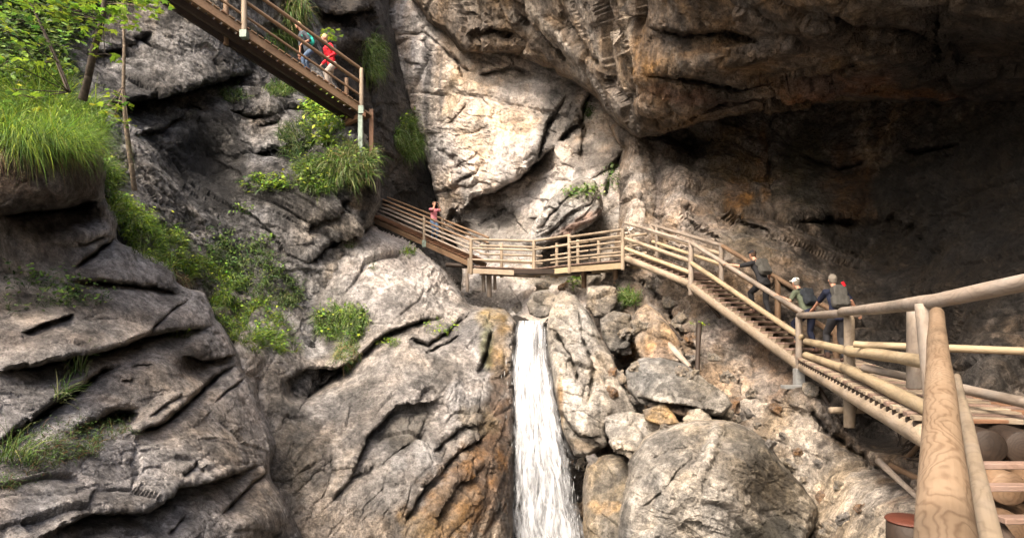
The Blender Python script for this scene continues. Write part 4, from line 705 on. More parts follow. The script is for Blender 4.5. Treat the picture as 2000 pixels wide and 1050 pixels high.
# ground far below and the pool under the fall
def sheet(name, z, mat, x0, x1, y0, y1, amp, n=60):
    xs, ys = np.linspace(x0, x1, n), np.linspace(y0, y1, n); X_, Y_ = np.meshgrid(xs, ys); P = np.c_[X_.ravel(), Y_.ravel(), np.full(n*n, z)]
    P[:, 2] += amp*fbm(P*.12, 4)*1.5; idx = np.arange(n*n).reshape(n, n); q = np.stack([idx[:-1, :-1], idx[:-1, 1:], idx[1:, 1:], idx[1:, :-1]], -1).reshape(-1, 4)
    me = bpy.data.meshes.new(name); me.from_pydata(P.tolist(), [], q.tolist()); ca_ = me.attributes.new('albedo', 'FLOAT_COLOR', 'POINT'); ca_.data.foreach_set('color', np.tile([.2, .17, .14, .2], n*n)); me.materials.append(mat)
    ob = bpy.data.objects.new(name, me); COL.objects.link(ob); ob['kind'] = 'structure'; return ob
sheet('stream_bed', -9.2, M_rock, -400, 400, -300, 500, .6, 160)
M_wat = bpy.data.materials.new('stream_water'); M_wat.use_nodes = True; b = M_wat.node_tree.nodes['Principled BSDF']; b.inputs['Base Color'].default_value = (.05, .06, .05, 1); b.inputs['Roughness'].default_value = .08
_n = M_wat.node_tree.nodes.new('ShaderNodeTexNoise'); _n.inputs['Scale'].default_value = 3; _b = M_wat.node_tree.nodes.new('ShaderNodeBump'); _b.inputs['Distance'].default_value = .1; M_wat.node_tree.links.new(_n.outputs[0], _b.inputs['Height']); M_wat.node_tree.links.new(_b.outputs[0], b.inputs['Normal'])
sheet('stream_water', -8.3, M_wat, -6, 8, -2, 22, .03, 30)
# ------------------------------------------------------------------ waterfall
def water_mat(name, alpha_lo, alpha_hi, sc):
    m = bpy.data.materials.new(name); m.use_nodes = True; t = m.node_tree; N = t.nodes; L = t.links; b = N['Principled BSDF']
    at = N.new('ShaderNodeAttribute'); at.attribute_name = 'flow'
    def nz(s, sx, det=6):
        mp = N.new('ShaderNodeMapping'); mp.inputs['Scale'].default_value = sx; L.new(at.outputs['Vector'], mp.inputs[0]); n = N.new('ShaderNodeTexNoise'); n.inputs['Scale'].default_value = s; n.inputs['Detail'].default_value = det; n.inputs['Roughness'].default_value = .65; L.new(mp.outputs[0], n.inputs['Vector']); return n.outputs[0]
    a = nz(sc, (7, .55, 1)); a2 = nz(sc, (16, 1.6, 1))
    mu = N.new('ShaderNodeMath'); mu.operation = 'ADD'; L.new(a, mu.inputs[0]); L.new(a2, mu.inputs[1])
    r = N.new('ShaderNodeMapRange'); r.inputs[1].default_value = .78; r.inputs[2].default_value = 1.12; r.inputs[3].default_value = alpha_lo; r.inputs[4].default_value = alpha_hi; L.new(mu.outputs[0], r.inputs[0])
    sp = N.new('ShaderNodeSeparateXYZ'); L.new(at.outputs['Vector'], sp.inputs[0]); m2 = N.new('ShaderNodeMath'); m2.operation = 'MULTIPLY'; L.new(r.outputs[0], m2.inputs[0]); L.new(sp.outputs[2], m2.inputs[1]); L.new(m2.outputs[0], b.inputs['Alpha'])
    cr = N.new('ShaderNodeMixRGB'); cr.inputs[1].default_value = (.36, .375, .40, 1); cr.inputs[2].default_value = (.60, .625, .66, 1); r3 = N.new('ShaderNodeMapRange'); r3.inputs[1].default_value = .38; r3.inputs[2].default_value = .6; L.new(a2, r3.inputs[0]); L.new(r3.outputs[0], cr.inputs[0]); L.new(cr.outputs[0], b.inputs['Base Color'])
    b.inputs['Roughness'].default_value = .35
    bp = N.new('ShaderNodeBump'); bp.inputs['Strength'].default_value = .8; bp.inputs['Distance'].default_value = .08; L.new(mu.outputs[0], bp.inputs['Height']); L.new(bp.outputs[0], b.inputs['Normal'])
    return m
def wf_curve(s, t):
    """s across 0..1, t down 0..1 -> point"""
    # centre line and half width in the picture, with a real depth and the arc of falling water
    v = 626+t*520
    cl = np.interp(v, [626, 700, 800, 900, 1000, 1050, 1146], [1038, 1036, 1046, 1056, 1066, 1069, 1073]); hw = np.interp(v, [626, 660, 700, 800, 900, 1000, 1050, 1146], [27, 31, 34, 43, 53, 62, 67, 76])
    d = 18.9-2.6*(1-np.exp(-t*3.0))-.3*np.sqrt(np.clip(1-(2*s-1)**2, 0, 1))
    u = cl+(2*s-1)*hw
    return np.stack([(u-1000)/F*d, d, (HOR-v)/F*d], -1)
LAY = []
wf = empty('waterfall', PX(1040, 628, 18.8)); wf['kind'] = 'structure'
for lay, (ns, nt_, off, lo, hi, ws) in enumerate(((60, 190, 0.0, -.05, .9, 1.0), (60, 190, -.25, -.3, .7, 1.06), (50, 150, .3, .1, .95, .92), (50, 150, -.5, -.4, .45, 1.2))):
    s_, t_ = np.meshgrid(np.linspace(0, 1, ns), np.linspace(0, 1, nt_)); s2 = .5+(s_-.5)*ws
    P = wf_curve(s2, t_).reshape(-1, 3); q = np.c_[s_.ravel()*9+lay*7, t_.ravel()*2.2, np.full(s_.size, lay*3.)]
    dsp = fbm(q*np.array([1, .7, 1]), 4)*.25+fbm(q*np.array([3, 2.5, 1]), 3)*.08
    P[:, 1] += off+dsp*(.3+t_.ravel()); P[:, 0] += (.35*fbm(q*np.array([.25, 2.2, 1])+30, 3)+.12*fbm(q+30, 3))*(.15+t_.ravel())
    edge_ = smooth(np.minimum(s_, 1-s_).ravel()+.10*fbm(np.c_[t_.ravel()*16, s_.ravel()*2+lay, t_.ravel()*0], 3), 0, .2)
    top = np.where(lay == 0, 1, smooth(t_.ravel(), 0, .05))
    gap = 1-.85*np.exp(-(((s_.ravel()-.68)/.14)**2+((t_.ravel()-.085)/.07)**2)**1.5)    # dark split below the lip
    idx = np.arange(ns*nt_).reshape(nt_, ns); f = np.stack([idx[:-1, :-1], idx[1:, :-1], idx[1:, 1:], idx[:-1, 1:]], -1).reshape(-1, 4)
    me = bpy.data.meshes.new('falling_water'); me.from_pydata((P-np.array(wf.location)).tolist(), [], f.tolist()); a_ = me.attributes.new('flow', 'FLOAT_VECTOR', 'POINT')
    a_.data.foreach_set('vector', np.c_[s_.ravel()+lay*3.3, t_.ravel()*4.4, edge_*top*gap].ravel())
    for p in me.polygons: p.use_smooth = True
    me.materials.append(water_mat('falling_water', lo, hi, 1.3)); ob = bpy.data.objects.new('water_curtain', me); COL.objects.link(ob); ob.parent = wf; ob['kind'] = 'structure'
# drops thrown off the edges
N_ = 900; t_ = rng.random(N_)**.7; s_ = .5+rng.normal(size=N_)*.30*(1+.25*t_); P = wf_curve(s_, t_); P[:, 1] += rng.normal(size=N_)*.28-.2
V = []; Fc = []
for i in range(N_):
    r = .004+.006*rng.random(); l = r*(4+10*rng.random()); c = P[i]; o = i*6
    V += [c+[0, 0, l], c-[0, 0, l], c+[r, 0, 0], c-[r, 0, 0], c+[0, r, 0], c-[0, r, 0]]
    Fc += [[o, o+2, o+4], [o, o+4, o+3], [o, o+3, o+5], [o, o+5, o+2], [o+1, o+4, o+2], [o+1, o+3, o+4], [o+1, o+5, o+3], [o+1, o+2, o+5]]
me = bpy.data.meshes.new('spray'); me.from_pydata((np.array(V)-np.array(wf.location)).tolist(), [], Fc); me.materials.append(plain_mat('water_drops', (.5, .52, .53), .3, 0, .05)); ob = bpy.data.objects.new('spray', me); COL.objects.link(ob); ob.parent = wf; ob['kind'] = 'stuff'
# ------------------------------------------------------------------ vegetation
def leaf_mat(name, trans=.35):
    m = bpy.data.materials.new(name); m.use_nodes = True; t = m.node_tree; N = t.nodes; L = t.links; b = N['Principled BSDF']; out = N['Material Output']
    at = N.new('ShaderNodeAttribute'); at.attribute_name = 'tint'; tc = N.new('ShaderNodeTexCoord'); n = N.new('ShaderNodeTexNoise'); n.inputs['Scale'].default_value = 25; L.new(tc.outputs['Object'], n.inputs['Vector'])
    r = N.new('ShaderNodeMapRange'); r.inputs[3].default_value = .7; r.inputs[4].default_value = 1.3; L.new(n.outputs[0], r.inputs[0]); v = N.new('ShaderNodeVectorMath'); v.operation = 'SCALE'; L.new(at.outputs['Color'], v.inputs[0]); L.new(r.outputs[0], v.inputs['Scale'])
    L.new(v.outputs[0], b.inputs['Base Color']); b.inputs['Roughness'].default_value = .55; b.inputs['Specular IOR Level'].default_value = .3
    tr = N.new('ShaderNodeBsdfTranslucent'); L.new(v.outputs[0], tr.inputs[0]); mx = N.new('ShaderNodeMixShader'); mx.inputs[0].default_value = trans; L.new(b.outputs[0], mx.inputs[1]); L.new(tr.outputs[0], mx.inputs[2]); L.new(mx.outputs[0], out.inputs[0]); return m
M_leaf = leaf_mat('leaf', .4); M_grass = leaf_mat('grass_blade', .3)
class LB:
    """vectorised collector of blades and leaves"""
    def __init__(s): s.V = []; s.F = []; s.C = []; s.n = 0
    def _push(s, V, F_, C):     # V (n,k,3), F list of index tuples within k, C (n,3)
        n, k = V.shape[:2]; b = s.n+np.arange(n)*k
        for f in F_: s.F.append(b[:, None]+np.array(f)[None])
        s.V.append(V.reshape(-1, 3)); s.C.append(np.repeat(C, k, axis=0)); s.n += n*k
    def blades(s, P, D, L, W, C, droop=1.0):
        """arching grass blades from P along D, length L, width W"""
        n = len(P); D = D/np.linalg.norm(D, axis=1)[:, None]; side = np.cross(D, rng.normal(size=(n, 3))); side /= np.linalg.norm(side, axis=1)[:, None]+1e-9
        pts = []; p = P.copy(); d = D.copy()
        for j in range(5):
            w_ = (W*(1, .95, .8, .5, .06)[j])[:, None]*side*.5; pts += [p-w_, p+w_]
            d = d+np.array([0, 0, -1])*(droop*.33*(j+1)*.5); d /= np.linalg.norm(d, axis=1)[:, None]; p = p+d*(L/4)[:, None]
        s._push(np.stack(pts, 1), [(2*j, 2*j+1, 2*j+3, 2*j+2) for j in range(4)], C)
    def leaves(s, P, Nn, A, L, C, shape='oval'):
        """leaf faces at P, normal Nn, pointing along A"""
        Nn = Nn/np.linalg.norm(Nn, axis=1)[:, None]; A = A-(A*Nn).sum(1)[:, None]*Nn; A /= np.linalg.norm(A, axis=1)[:, None]+1e-9; B = np.cross(Nn, A); L = L[:, None]
        if shape == 'oval': K = [(0, 0, 0), (.3, .26, .05), (.7, .22, .04), (1, 0, -.06), (.7, -.22, .04), (.3, -.26, .05)]; F_ = [(0, 1, 2, 3), (0, 3, 4, 5)]
        elif shape == 'narrow': K = [(0, 0, 0), (.45, .13, .03), (1, 0, -.1), (.45, -.13, .03)]; F_ = [(0, 1, 2, 3)]
        else: K = [(0, 0, 0), (.12, .30, 0), (.02, .55, -.06), (.38, .38, .02), (.62, .52, -.05), (.62, .2, .03), (1, 0, -.1), (.62, -.2, .03), (.62, -.52, -.05), (.38, -.38, .02), (.02, -.55, -.06), (.12, -.30, 0)]; F_ = [(0, 1, 2, 3), (0, 3, 4, 5), (0, 5, 6), (0, 6, 7), (0, 7, 8, 9), (0, 9, 10, 11)]
        V = np.stack([P+A*L*a+B*L*b+Nn*L*c for a, b, c in K], 1)
        s._push(V, F_, C)
    def build(s, name, mat, loc=None, parent=None):
        V = np.concatenate(s.V); C = np.concatenate(s.C); loc = np.array(loc if loc is not None else V.mean(0))
        F_ = [f for a in s.F for f in a.tolist()]
        me = bpy.data.meshes.new(name); me.from_pydata((V-loc).tolist(), [], F_); a_ = me.attributes.new('tint', 'FLOAT_COLOR', 'POINT'); a_.data.foreach_set('color', np.c_[np.clip(C, 0, 1), np.ones(len(C))].ravel()); me.materials.append(mat)
        ob = bpy.data.objects.new(name, me); COL.objects.link(ob)
        if parent: ob.parent = parent
        else: ob.location = loc
        return ob
G_BR = np.array((.12, .205, .03)); G_MD = np.array((.065, .115, .025)); G_DK = np.array((.04, .07, .02)); G_YL = np.array((.24, .34, .03)); G_ST = np.array((.24, .21, .10)); G_PL = np.array((.20, .26, .11)); G_BN = np.array((.13, .08, .04))
def cols(n, pal, w_=None):
    pal = np.array(pal); i = rng.choice(len(pal), n, p=w_); return pal[i]*(.7+.6*rng.random((n, 1)))*(1+.15*rng.normal(size=(n, 3))*[1, .4, .5])
def scatter(poly, n):
    lo = np.array(poly).min(0); hi = np.array(poly).max(0); out = []
    q = lo+rng.random((n*6, 2))*(hi-lo); q = q[inside(q, poly)][:n]
    Ps, Ns = [], []
    for u, v in q:
        p, m_ = hit(u, v); Ps.append(p[:]); Ns.append(m_[:])
    return np.array(Ps), np.array(Ns)
def keep_near(P, Nn, tol=2.6):
    y = np.median(P[:, 1]); m = np.abs(P[:, 1]-y) < tol; return P[m], Nn[m]
def tuft(label, uv, rad, n, L, pal=(G_BR, G_MD, G_PL), hang=.5, name='grass_tuft', W=.012, up=.5, leafy=0, wgt=None, group=None, droop=1.0, leafpal=(G_BR, G_YL), lsize=.07):
    """a single tuft rooted on the rock around the pixel uv, radius in picture units"""
    th = rng.random(90)*6.28; rr = np.sqrt(rng.random(90)); pts = [(uv[0]+math.cos(a)*r*rad[0], uv[1]+math.sin(a)*r*rad[1]) for a, r in zip(th, rr)]
    hp = [hit(*p) for p in pts]; P = np.array([h[0][:] for h in hp]); Nn = np.array([h[1][:] for h in hp]); P, Nn = keep_near(P, Nn)
    i = rng.integers(0, len(P), n); sc = P[:, 1].mean()/12
    P0 = P[i]+rng.normal(size=(n, 3))*.035*sc; cl = fbm(P0*2.2, 2)
    D = Nn[i]*.6+np.array([0, 0, up])+rng.normal(size=(n, 3))*.38
    b = LB(); C = cols(n, pal, wgt)*(1+.5*cl)[:, None]; b.blades(P0, D, L*(.35+.85*rng.random(n))*np.clip(1+.5*cl+1.1*fbm(P0*3.7+4, 2), .25, 1.9), np.full(n, W)*sc*(.7+.6*rng.random(n)), C, droop*(.6+.8*hang)*(1+.5*pn(P0*2.9+8)[:, None]) if False else droop*(.6+.8*hang))
    if leafy:
        j = rng.integers(0, len(P), leafy); off = Nn[j]*(.05+.5*L*rng.random((leafy, 1)))+np.c_[rng.normal(size=(leafy, 2))*.10, rng.random(leafy)*L*.6]
        b.leaves(P[j]+off, np.array([0, -.35, .9])+rng.normal(size=(leafy, 3))*.35, rng.normal(size=(leafy, 3)), lsize*sc*(.6+.8*rng.random(leafy)), cols(leafy, leafpal), 'oval')
    o = b.build(name, M_grass, P.mean(0)); tag(o, label, 'grass' if name == 'grass_tuft' else 'plant', group); return o
def cover(name, polys, n, L, pal, leafpal, lsize=.075, blade=.4, W=.010, up=.6, leaves_per=9, label=None, shape='oval', rise=.28):
    b = LB()
    for poly, k in polys:
        P, Nn = scatter(poly, int(n*k)); 
        if not len(P): continue
        sc = P[:, 1:2]/12; cl = smooth(fbm(P*1.5+9, 3), -.25, .3)
        m = rng.random(len(P)) < .25+.75*cl; P, Nn, sc, cl = P[m], Nn[m], sc[m], cl[m]
        nb = int(leaves_per*blade*2)
        i = np.repeat(np.arange(len(P)), nb); Q = P[i]+rng.normal(size=(len(i), 3))*.04; D = Nn[i]*.5+np.array([0, 0, up])+rng.normal(size=(len(i), 3))*.4
        b.blades(Q, D, L*(.5+.7*rng.random(len(i))), W*sc[i, 0]*(.7+.6*rng.random(len(i))), cols(len(i), pal)*(.6+.7*cl[i])[:, None], 1.1)
        i = np.repeat(np.arange(len(P)), leaves_per); st = rng.random((len(i), 1)); Q = P[i]+Nn[i]*st*rise*.7+np.array([0, 0, 1])*st*rise+rng.normal(size=(len(i), 3))*.07*sc[i]
        b.leaves(Q, np.array([0, -.4, .85])+Nn[i]*.3+rng.normal(size=(len(i), 3))*.4, rng.normal(size=(len(i), 3)), lsize*(sc[i, 0]**.7)*(.5+.9*rng.random(len(i))), cols(len(i), leafpal)*(.55+.75*st)*(.6+.7*cl[i])[:, None], shape)
    o = b.build(name, M_leaf); o['kind'] = 'stuff'
    if label: o['label'] = label; o['category'] = 'undergrowth'
    return o
LP = (G_BR, G_YL, G_MD); GP = (G_BR, G_MD, G_PL)
cover('undergrowth', [([(205, 380), (250, 402), (290, 430), (345, 460), (385, 505), (400, 560), (360, 540), (290, 510), (235, 480), (222, 430)], .5), ([(380, 500), (430, 530), (500, 560), (560, 630), (578, 690), (510, 700), (460, 680), (425, 625), (400, 575)], .4), ([(196, 290), (214, 290), (230, 370), (225, 400), (206, 385)], .14)], 620, .42, (G_BR, G_MD, G_PL, G_YL), LP, leaves_per=5, blade=1.7, lsize=.06, rise=.2, label='bright green undergrowth spilling down the ledge between the near rocks and the left cliff')
cover('undergrowth', [([(390, 445), (470, 462), (540, 505), (590, 570), (588, 602), (520, 592), (450, 560), (400, 510)], 1)], 230, .36, (G_MD, G_DK, G_PL), (G_MD, G_DK, G_BR), leaves_per=6, lsize=.055, blade=1.2, label='darker bushy undergrowth on the cliff foot right of the bright band')
cover('undergrowth', [([(0, 535), (80, 545), (150, 565), (212, 575), (205, 600), (110, 600), (0, 640)], 1)], 130, .16, (G_DK, G_MD), (G_DK, G_MD, G_BR), lsize=.075, leaves_per=6, rise=.16, label='shaded low plants on the narrow shelf of the near rocks')
cover('undergrowth', [([(0, 870), (60, 840), (150, 820), (240, 815), (262, 850), (180, 885), (110, 915), (0, 965)], 1)], 330, .16, (G_MD, G_DK, G_BN), (G_DK, G_MD), lsize=.035, leaves_per=6, blade=.6, rise=.07, label='mossy low growth with ferns on the lowest ledge at the bottom left')
cover('undergrowth', [([(-30, -40), (300, -40), (250, 20), (170, 60), (130, 130), (140, 200), (-30, 200)], 1)], 900, .4, (G_MD, G_DK), (G_BR, G_MD, G_DK), lsize=.12, rise=.5, label='leafy bushes on the cliff behind the saplings at the top left')
tuft('large mound of long bright grass overhanging the near rock block at the left edge', (78, 255), (128, 44), 6000, .8, (G_BR, G_MD, G_PL, G_YL), wgt=[.5, .25, .1, .15], W=.011, up=1.1, hang=.5, leafy=260)
tuft('long grass crest rising behind the large grass mound', (50, 190), (90, 30), 2200, .8, (G_BR, G_MD, G_YL), W=.010, up=1.1)
tuft('thick fringe of green grass drooping over the front edge of the near rock block', (95, 284), (118, 16), 3000, .72, (G_BR, G_MD, G_BR, G_YL), W=.009, up=.9, hang=.9, droop=1.2)
tuft('dry brown grass fringe hanging under the large grass mound', (90, 297), (110, 8), 900, .4, (G_BN, G_ST, G_MD), W=.007, up=-.2, hang=1)
tuft('bushy plant with yellow green leaves on the cliff nose right below the high footbridge', (635, 240), (40, 46), 900, .5, GP, leafy=700, name='leafy_bush', leafpal=(G_BR, G_YL, G_YL), lsize=.09)
tuft('rounded grass tuft on the cliff left of the yellow green bush', (580, 275), (32, 34), 1100, .45, (G_MD, G_PL, G_DK))
tuft('large grass clump crowning the cliff nose above the ramp', (685, 325), (46, 34), 2600, .55, (G_BR, G_PL, G_MD, G_ST), hang=.8, leafy=120)
tuft('grass clump with leaves on the left part of the cliff nose', (620, 345), (48, 36), 2000, .5, GP, leafy=300)
tuft('low leafy plant reaching left from the cliff nose clump', (530, 362), (50, 14), 200, .25, GP, leafy=330, name='leafy_bush', leafpal=(G_YL, G_BR))
tuft('drooping grass clump in the middle of the cliff above the long dark crack', (672, 632), (52, 34), 2600, .42, (G_BR, G_MD, G_PL), hang=.8, leafy=160)
tuft('narrow tail of grass hanging below the drooping mid cliff clump', (680, 690), (22, 26), 800, .3, (G_MD, G_PL, G_ST), hang=1.2, up=.0)
tuft('small round grass tuft at the lower end of the dark undergrowth', (562, 590), (20, 14), 500, .24, (G_MD, G_PL))
tuft('long grass hanging at the top of the dark slot beside the pale wall', (728, 110), (18, 44), 1100, .8, (G_BR, G_MD, G_PL), hang=1.1, up=.1, W=.008)
tuft('long grass mound hanging halfway down the dark slot', (795, 270), (26, 44), 1900, .85, (G_BR, G_MD, G_PL), hang=1.1, up=.2, W=.008, leafy=60)
tuft('grass strip hanging on the cliff just behind the high footbridge', (578, 24), (24, 30), 1000, .6, (G_BR, G_PL, G_ST), hang=1, up=.2)
tuft('thin grass behind the railing of the high footbridge', (545, 80), (30, 24), 500, .5, (G_MD, G_PL, G_BR), hang=1)
tuft('small grass tuft on the cliff ledge left below the high footbridge', (455, 190), (24, 10), 420, .32, (G_MD, G_PL, G_DK))
tuft('grass tuft on the cliff directly under the high footbridge', (548, 176), (30, 12), 700, .38, (G_BR, G_MD, G_PL))
tuft('little tuft on top of the central slab near the ramp', (797, 493), (14, 6), 160, .2, (G_MD, G_PL, G_YL))
tuft('tiny tuft high on the left of the central slab', (682, 480), (8, 6), 90, .16, (G_MD, G_PL))
tuft('tiny pale tuft near the middle top of the central slab', (727, 524), (7, 5), 70, .14, (G_PL, G_MD))
tuft('small plant in the long crack of the central slab', (762, 672), (18, 7), 90, .12, (G_MD, G_BR), leafy=70, lsize=.05)
tuft('sparse sprigs among the cracked blocks of the central slab', (860, 640), (34, 16), 110, .12, (G_MD, G_YL), leafy=60, lsize=.045)
tuft('fan of grass on the slope beside the squarish pale block', (1232, 584), (24, 12), 520, .4, (G_PL, G_BR, G_MD), up=.9)
tuft('small leafy plant under the level bridge', (1128, 552), (12, 12), 30, .3, (G_MD,), leafy=70, lsize=.08, name='leafy_bush', leafpal=(G_PL, G_BR))
tuft('pale green plants on top of the striped leaning slab', (1140, 378), (40, 12), 90, .25, (G_PL, G_MD), leafy=170, lsize=.07, name='leafy_bush', leafpal=(G_PL, G_MD, G_BR))
tuft('thin plants in the crack right of the striped leaning slab', (1195, 350), (18, 26), 120, .3, (G_MD, G_DK), leafy=90, lsize=.07, name='leafy_bush', leafpal=(G_MD, G_PL))
tuft('dark moss patch under the overhang on the pale wall', (1152, 218), (10, 12), 300, .22, (G_MD, G_DK), hang=1, up=0)
tuft('small green plant by the brown stake on the rubble slope', (1372, 636), (6, 4), 30, .12, (G_MD, G_BR), leafy=40, lsize=.045)
tuft('arching broad blades growing from the crack of the near rocks', (118, 780), (14, 8), 60, .42, (G_MD, G_PL), W=.018, up=1.3, hang=.4)
tuft('thin arching blades on the near rock face at the left', (150, 730), (16, 12), 34, .38, (G_MD, G_PL), W=.016, up=1.2, hang=.4)
tuft('long leaves on the lowest ledge at the left edge', (30, 900), (36, 14), 60, .36, (G_MD, G_PL), W=.020, up=1.1, hang=.4)
tuft('small fern sprig on the top edge of the near rocks', (345, 657), (22, 4), 26, .16, (G_MD,), leafy=26, lsize=.04)
tuft('brown dry plant remains at the ledge end near the bright undergrowth', (350, 548), (24, 12), 260, .22, (G_BN, G_ST), hang=1, up=.1)
for lb, uvs in (('tiny leafy sprig in the upper right part of the left cliff', (500, 355)), ('small sprig on the left cliff above the dark undergrowth', (480, 415)), ('small sprig beside the long crack of the left cliff', (520, 470))):
    tuft(lb, uvs, (16, 6), 20, .2, (G_MD,), leafy=36, lsize=.07, leafpal=(G_BR, G_MD))

# ---- saplings
M_bark = plain_mat('dark_bark', (.045, .035, .026), .85, 0, .5, 18, .6, .02); M_bark2 = plain_mat('grey_bark', (.12, .095, .07), .85, 0, .5, 18, .6, .02)
def sapling(label, pts, r0, sprays, nleaf, lsize, mat, pal=(G_YL, G_BR), per=26):
    P = [PX(*p) for p in pts]; root = empty('sapling', P[0], label, 'tree', 'saplings on the upper left ledge')
    tr = MB(); n = len(P)
    for i in range(n-1): tr.log(P[i], P[i+1]+(P[i+1]-P[i]).normalized()*.01, r0*(1-.75*i/(n-1)), r0*(1-.75*(i+1)/(n-1)), seg=9, wob=.12)
    tr.build('trunk', mat, root); b = LB(); br = MB()
    for (u, v, d, rx, rz) in sprays:
        c = PX(u, v, d); j = min(range(n), key=lambda k: (P[k]-c-Vector((0, 0, .3))).length); a = P[j]
        br.log(a, c, .012, .005, seg=5, wob=.3)
        k = int(nleaf*rx*rx*9)+4; th = rng.random(k)*6.28; rr = np.sqrt(rng.random(k)); ps = np.array(c)+np.c_[np.cos(th)*rr*rx, np.sin(th)*rr*rx*.9, rng.normal(size=k)*rz*.35-rr*rz]
        for q in ps[:5]: br.log(c, Vector(q), .006, .002, seg=4, wob=.2, n=2)
        b.leaves(ps, np.array([0, 0, 1])+rng.normal(size=(k, 3))*.32, np.c_[ps[:, :2]-np.array(c)[:2], rng.normal(size=k)*.1-.1]+rng.normal(size=(k, 3))*.1, lsize*(.55+.8*rng.random(k)), cols(k, pal), 'maple')
    br.build('branches', mat, root); b.build('crown', M_leaf, root.location, root); return root
sapling('thickest dark sapling trunk leaning right at the top left', [(160, 195, 10.6), (172, 150, 10.5), (186, 90, 10.4), (200, 40, 10.3), (210, -40, 10.2), (216, -120, 10.1)], .075,
    [(170, 20, 9.8, .55, .06), (120, 12, 9.6, .5, .06), (60, 18, 9.4, .4, .06), (215, -8, 9.8, .5, .06), (20, -6, 9.4, .5, .06), (180, 72, 9.9, .22, .05), (205, 105, 9.9, .16, .05), (100, -30, 9.4, .6, .06), (250, -30, 9.9, .5, .06), (150, 40, 10, .4, .06)], 14, .12, M_bark)
sapling('slender straight sapling stem standing in the bright undergrowth', [(263, 372, 12.6), (256, 320, 12.4), (247, 250, 12.2), (241, 170, 12), (243, 90, 11.9), (240, 10, 11.8), (238, -60, 11.8)], .055,
    [(250, 8, 11.2, .55, .06), (285, 12, 11.3, .35, .06), (215, 30, 11.2, .45, .06), (260, -14, 11.2, .6, .06), (225, 180, 11.7, .2, .04), (238, 200, 11.8, .22, .04), (225, 222, 11.7, .26, .04), (250, 238, 11.8, .2, .04), (210, 205, 11.7, .24, .04), (256, 50, 11.3, .14, .04)], 12, .115, M_bark2)
sapling('thin dark sapling leaning left behind the large grass mound', [(135, 180, 11.4), (112, 120, 11.4), (85, 60, 11.3), (62, 10, 11.2), (50, -60, 11)], .04,
    [(30, 175, 9.4, .3, .05), (60, 190, 9.4, .32, .05), (15, 120, 9.4, .4, .05), (45, 95, 9.6, .35, .05), (10, 60, 9.5, .45, .06), (95, 85, 10, .25, .05), (50, 40, 9.8, .4, .06), (110, 120, 10.4, .25, .05)], 12, .11, M_bark, (G_BR, G_YL, G_MD))
sapling('small twiggy sapling with leaf layers beside the high footbridge end', [(645, 128, 20.5), (648, 96, 20.4), (645, 70, 20.3)], .02, [(650, 62, 20.1, .32, .05), (640, 70, 20.1, .26, .05)], 22, .13, M_bark2)
# ------------------------------------------------------------------ hikers
SKIN = plain_mat('skin', (.40, .21, .14), .5, 0, .08, 30, .1)
def cloth(n, c, r=.85): return plain_mat(n, c, r, 0, .18, 9, .5, .02)
_sp = [Vector((math.cos(a)*math.cos(b), math.sin(a)*math.cos(b), math.sin(b))) for b in (-1.57, -1.0, -.5, 0, .5, 1.0, 1.57) for a in [k*math.pi/6 for k in range(12)]]
def blob_mesh(name, caps, fr, vox=.011, smooth_=5, fold=0.0, boxes=()):
    """one continuous skin round tapered capsules: caps = (p0, r0, p1, r1), a radius may be (across, deep, high)"""
    r_, f_ = fr; bm = bmesh.new()
    for p0, r0, p1, r1 in caps:
        vs = []
        for p, r in ((p0, r0), (p1, r1)):
            rx, ry, rz = r if isinstance(r, tuple) else (r, r, r)
            vs += [bm.verts.new(p+r_*q.x*rx+f_*q.y*ry+Z*q.z*rz) for q in _sp]
        h = bmesh.ops.convex_hull(bm, input=vs); bmesh.ops.delete(bm, geom=list({g for g in h['geom_interior']+h['geom_unused'] if isinstance(g, bmesh.types.BMVert)}), context='VERTS')
    for c, ax, ay, az in boxes:
        q = bmesh.ops.create_cube(bm, size=2)['verts']
        for v in q: x, y, z = v.co; v.co = c+ax*x+ay*y+az*z
    me = bpy.data.meshes.new(name); bm.to_mesh(me); bm.free(); ob = bpy.data.objects.new('tmp', me); COL.objects.link(ob)
    m = ob.modifiers.new('r', 'REMESH'); m.mode = 'VOXEL'; m.voxel_size = vox; m2 = ob.modifiers.new('s', 'SMOOTH'); m2.iterations = smooth_; m2.factor = .5
    dg = bpy.context.evaluated_depsgraph_get(); dg.update(); out = bpy.data.meshes.new_from_object(ob.evaluated_get(dg)); bpy.data.objects.remove(ob); out.name = name
    n = len(out.vertices); co = np.empty(n*3); out.vertices.foreach_get('co', co); co = co.reshape(-1, 3)
    if fold:
        no = np.empty(n*3); out.vertices.foreach_get('normal', no); no = no.reshape(-1, 3); q = co*np.array([9, 9, 6.])
        co = co+no*(fold*(fbm(q+rng.random()*50, 3)*1.2+.5*ridge(q*1.6, 2)-.2))[:, None]; out.vertices.foreach_set('co', co.ravel())
    for p in out.polygons: p.use_smooth = True
    return out
def ik(a, b, l1, l2, pole):
    d = b-a; L = min(d.length, (l1+l2)*.999); dn = d.normalized(); x = (l1*l1-l2*l2+L*L)/(2*L); h = math.sqrt(max(0, l1*l1-x*x)); p = (pole-dn*pole.dot(dn)).normalized()
    return a+dn*x+p*h, a+dn*L
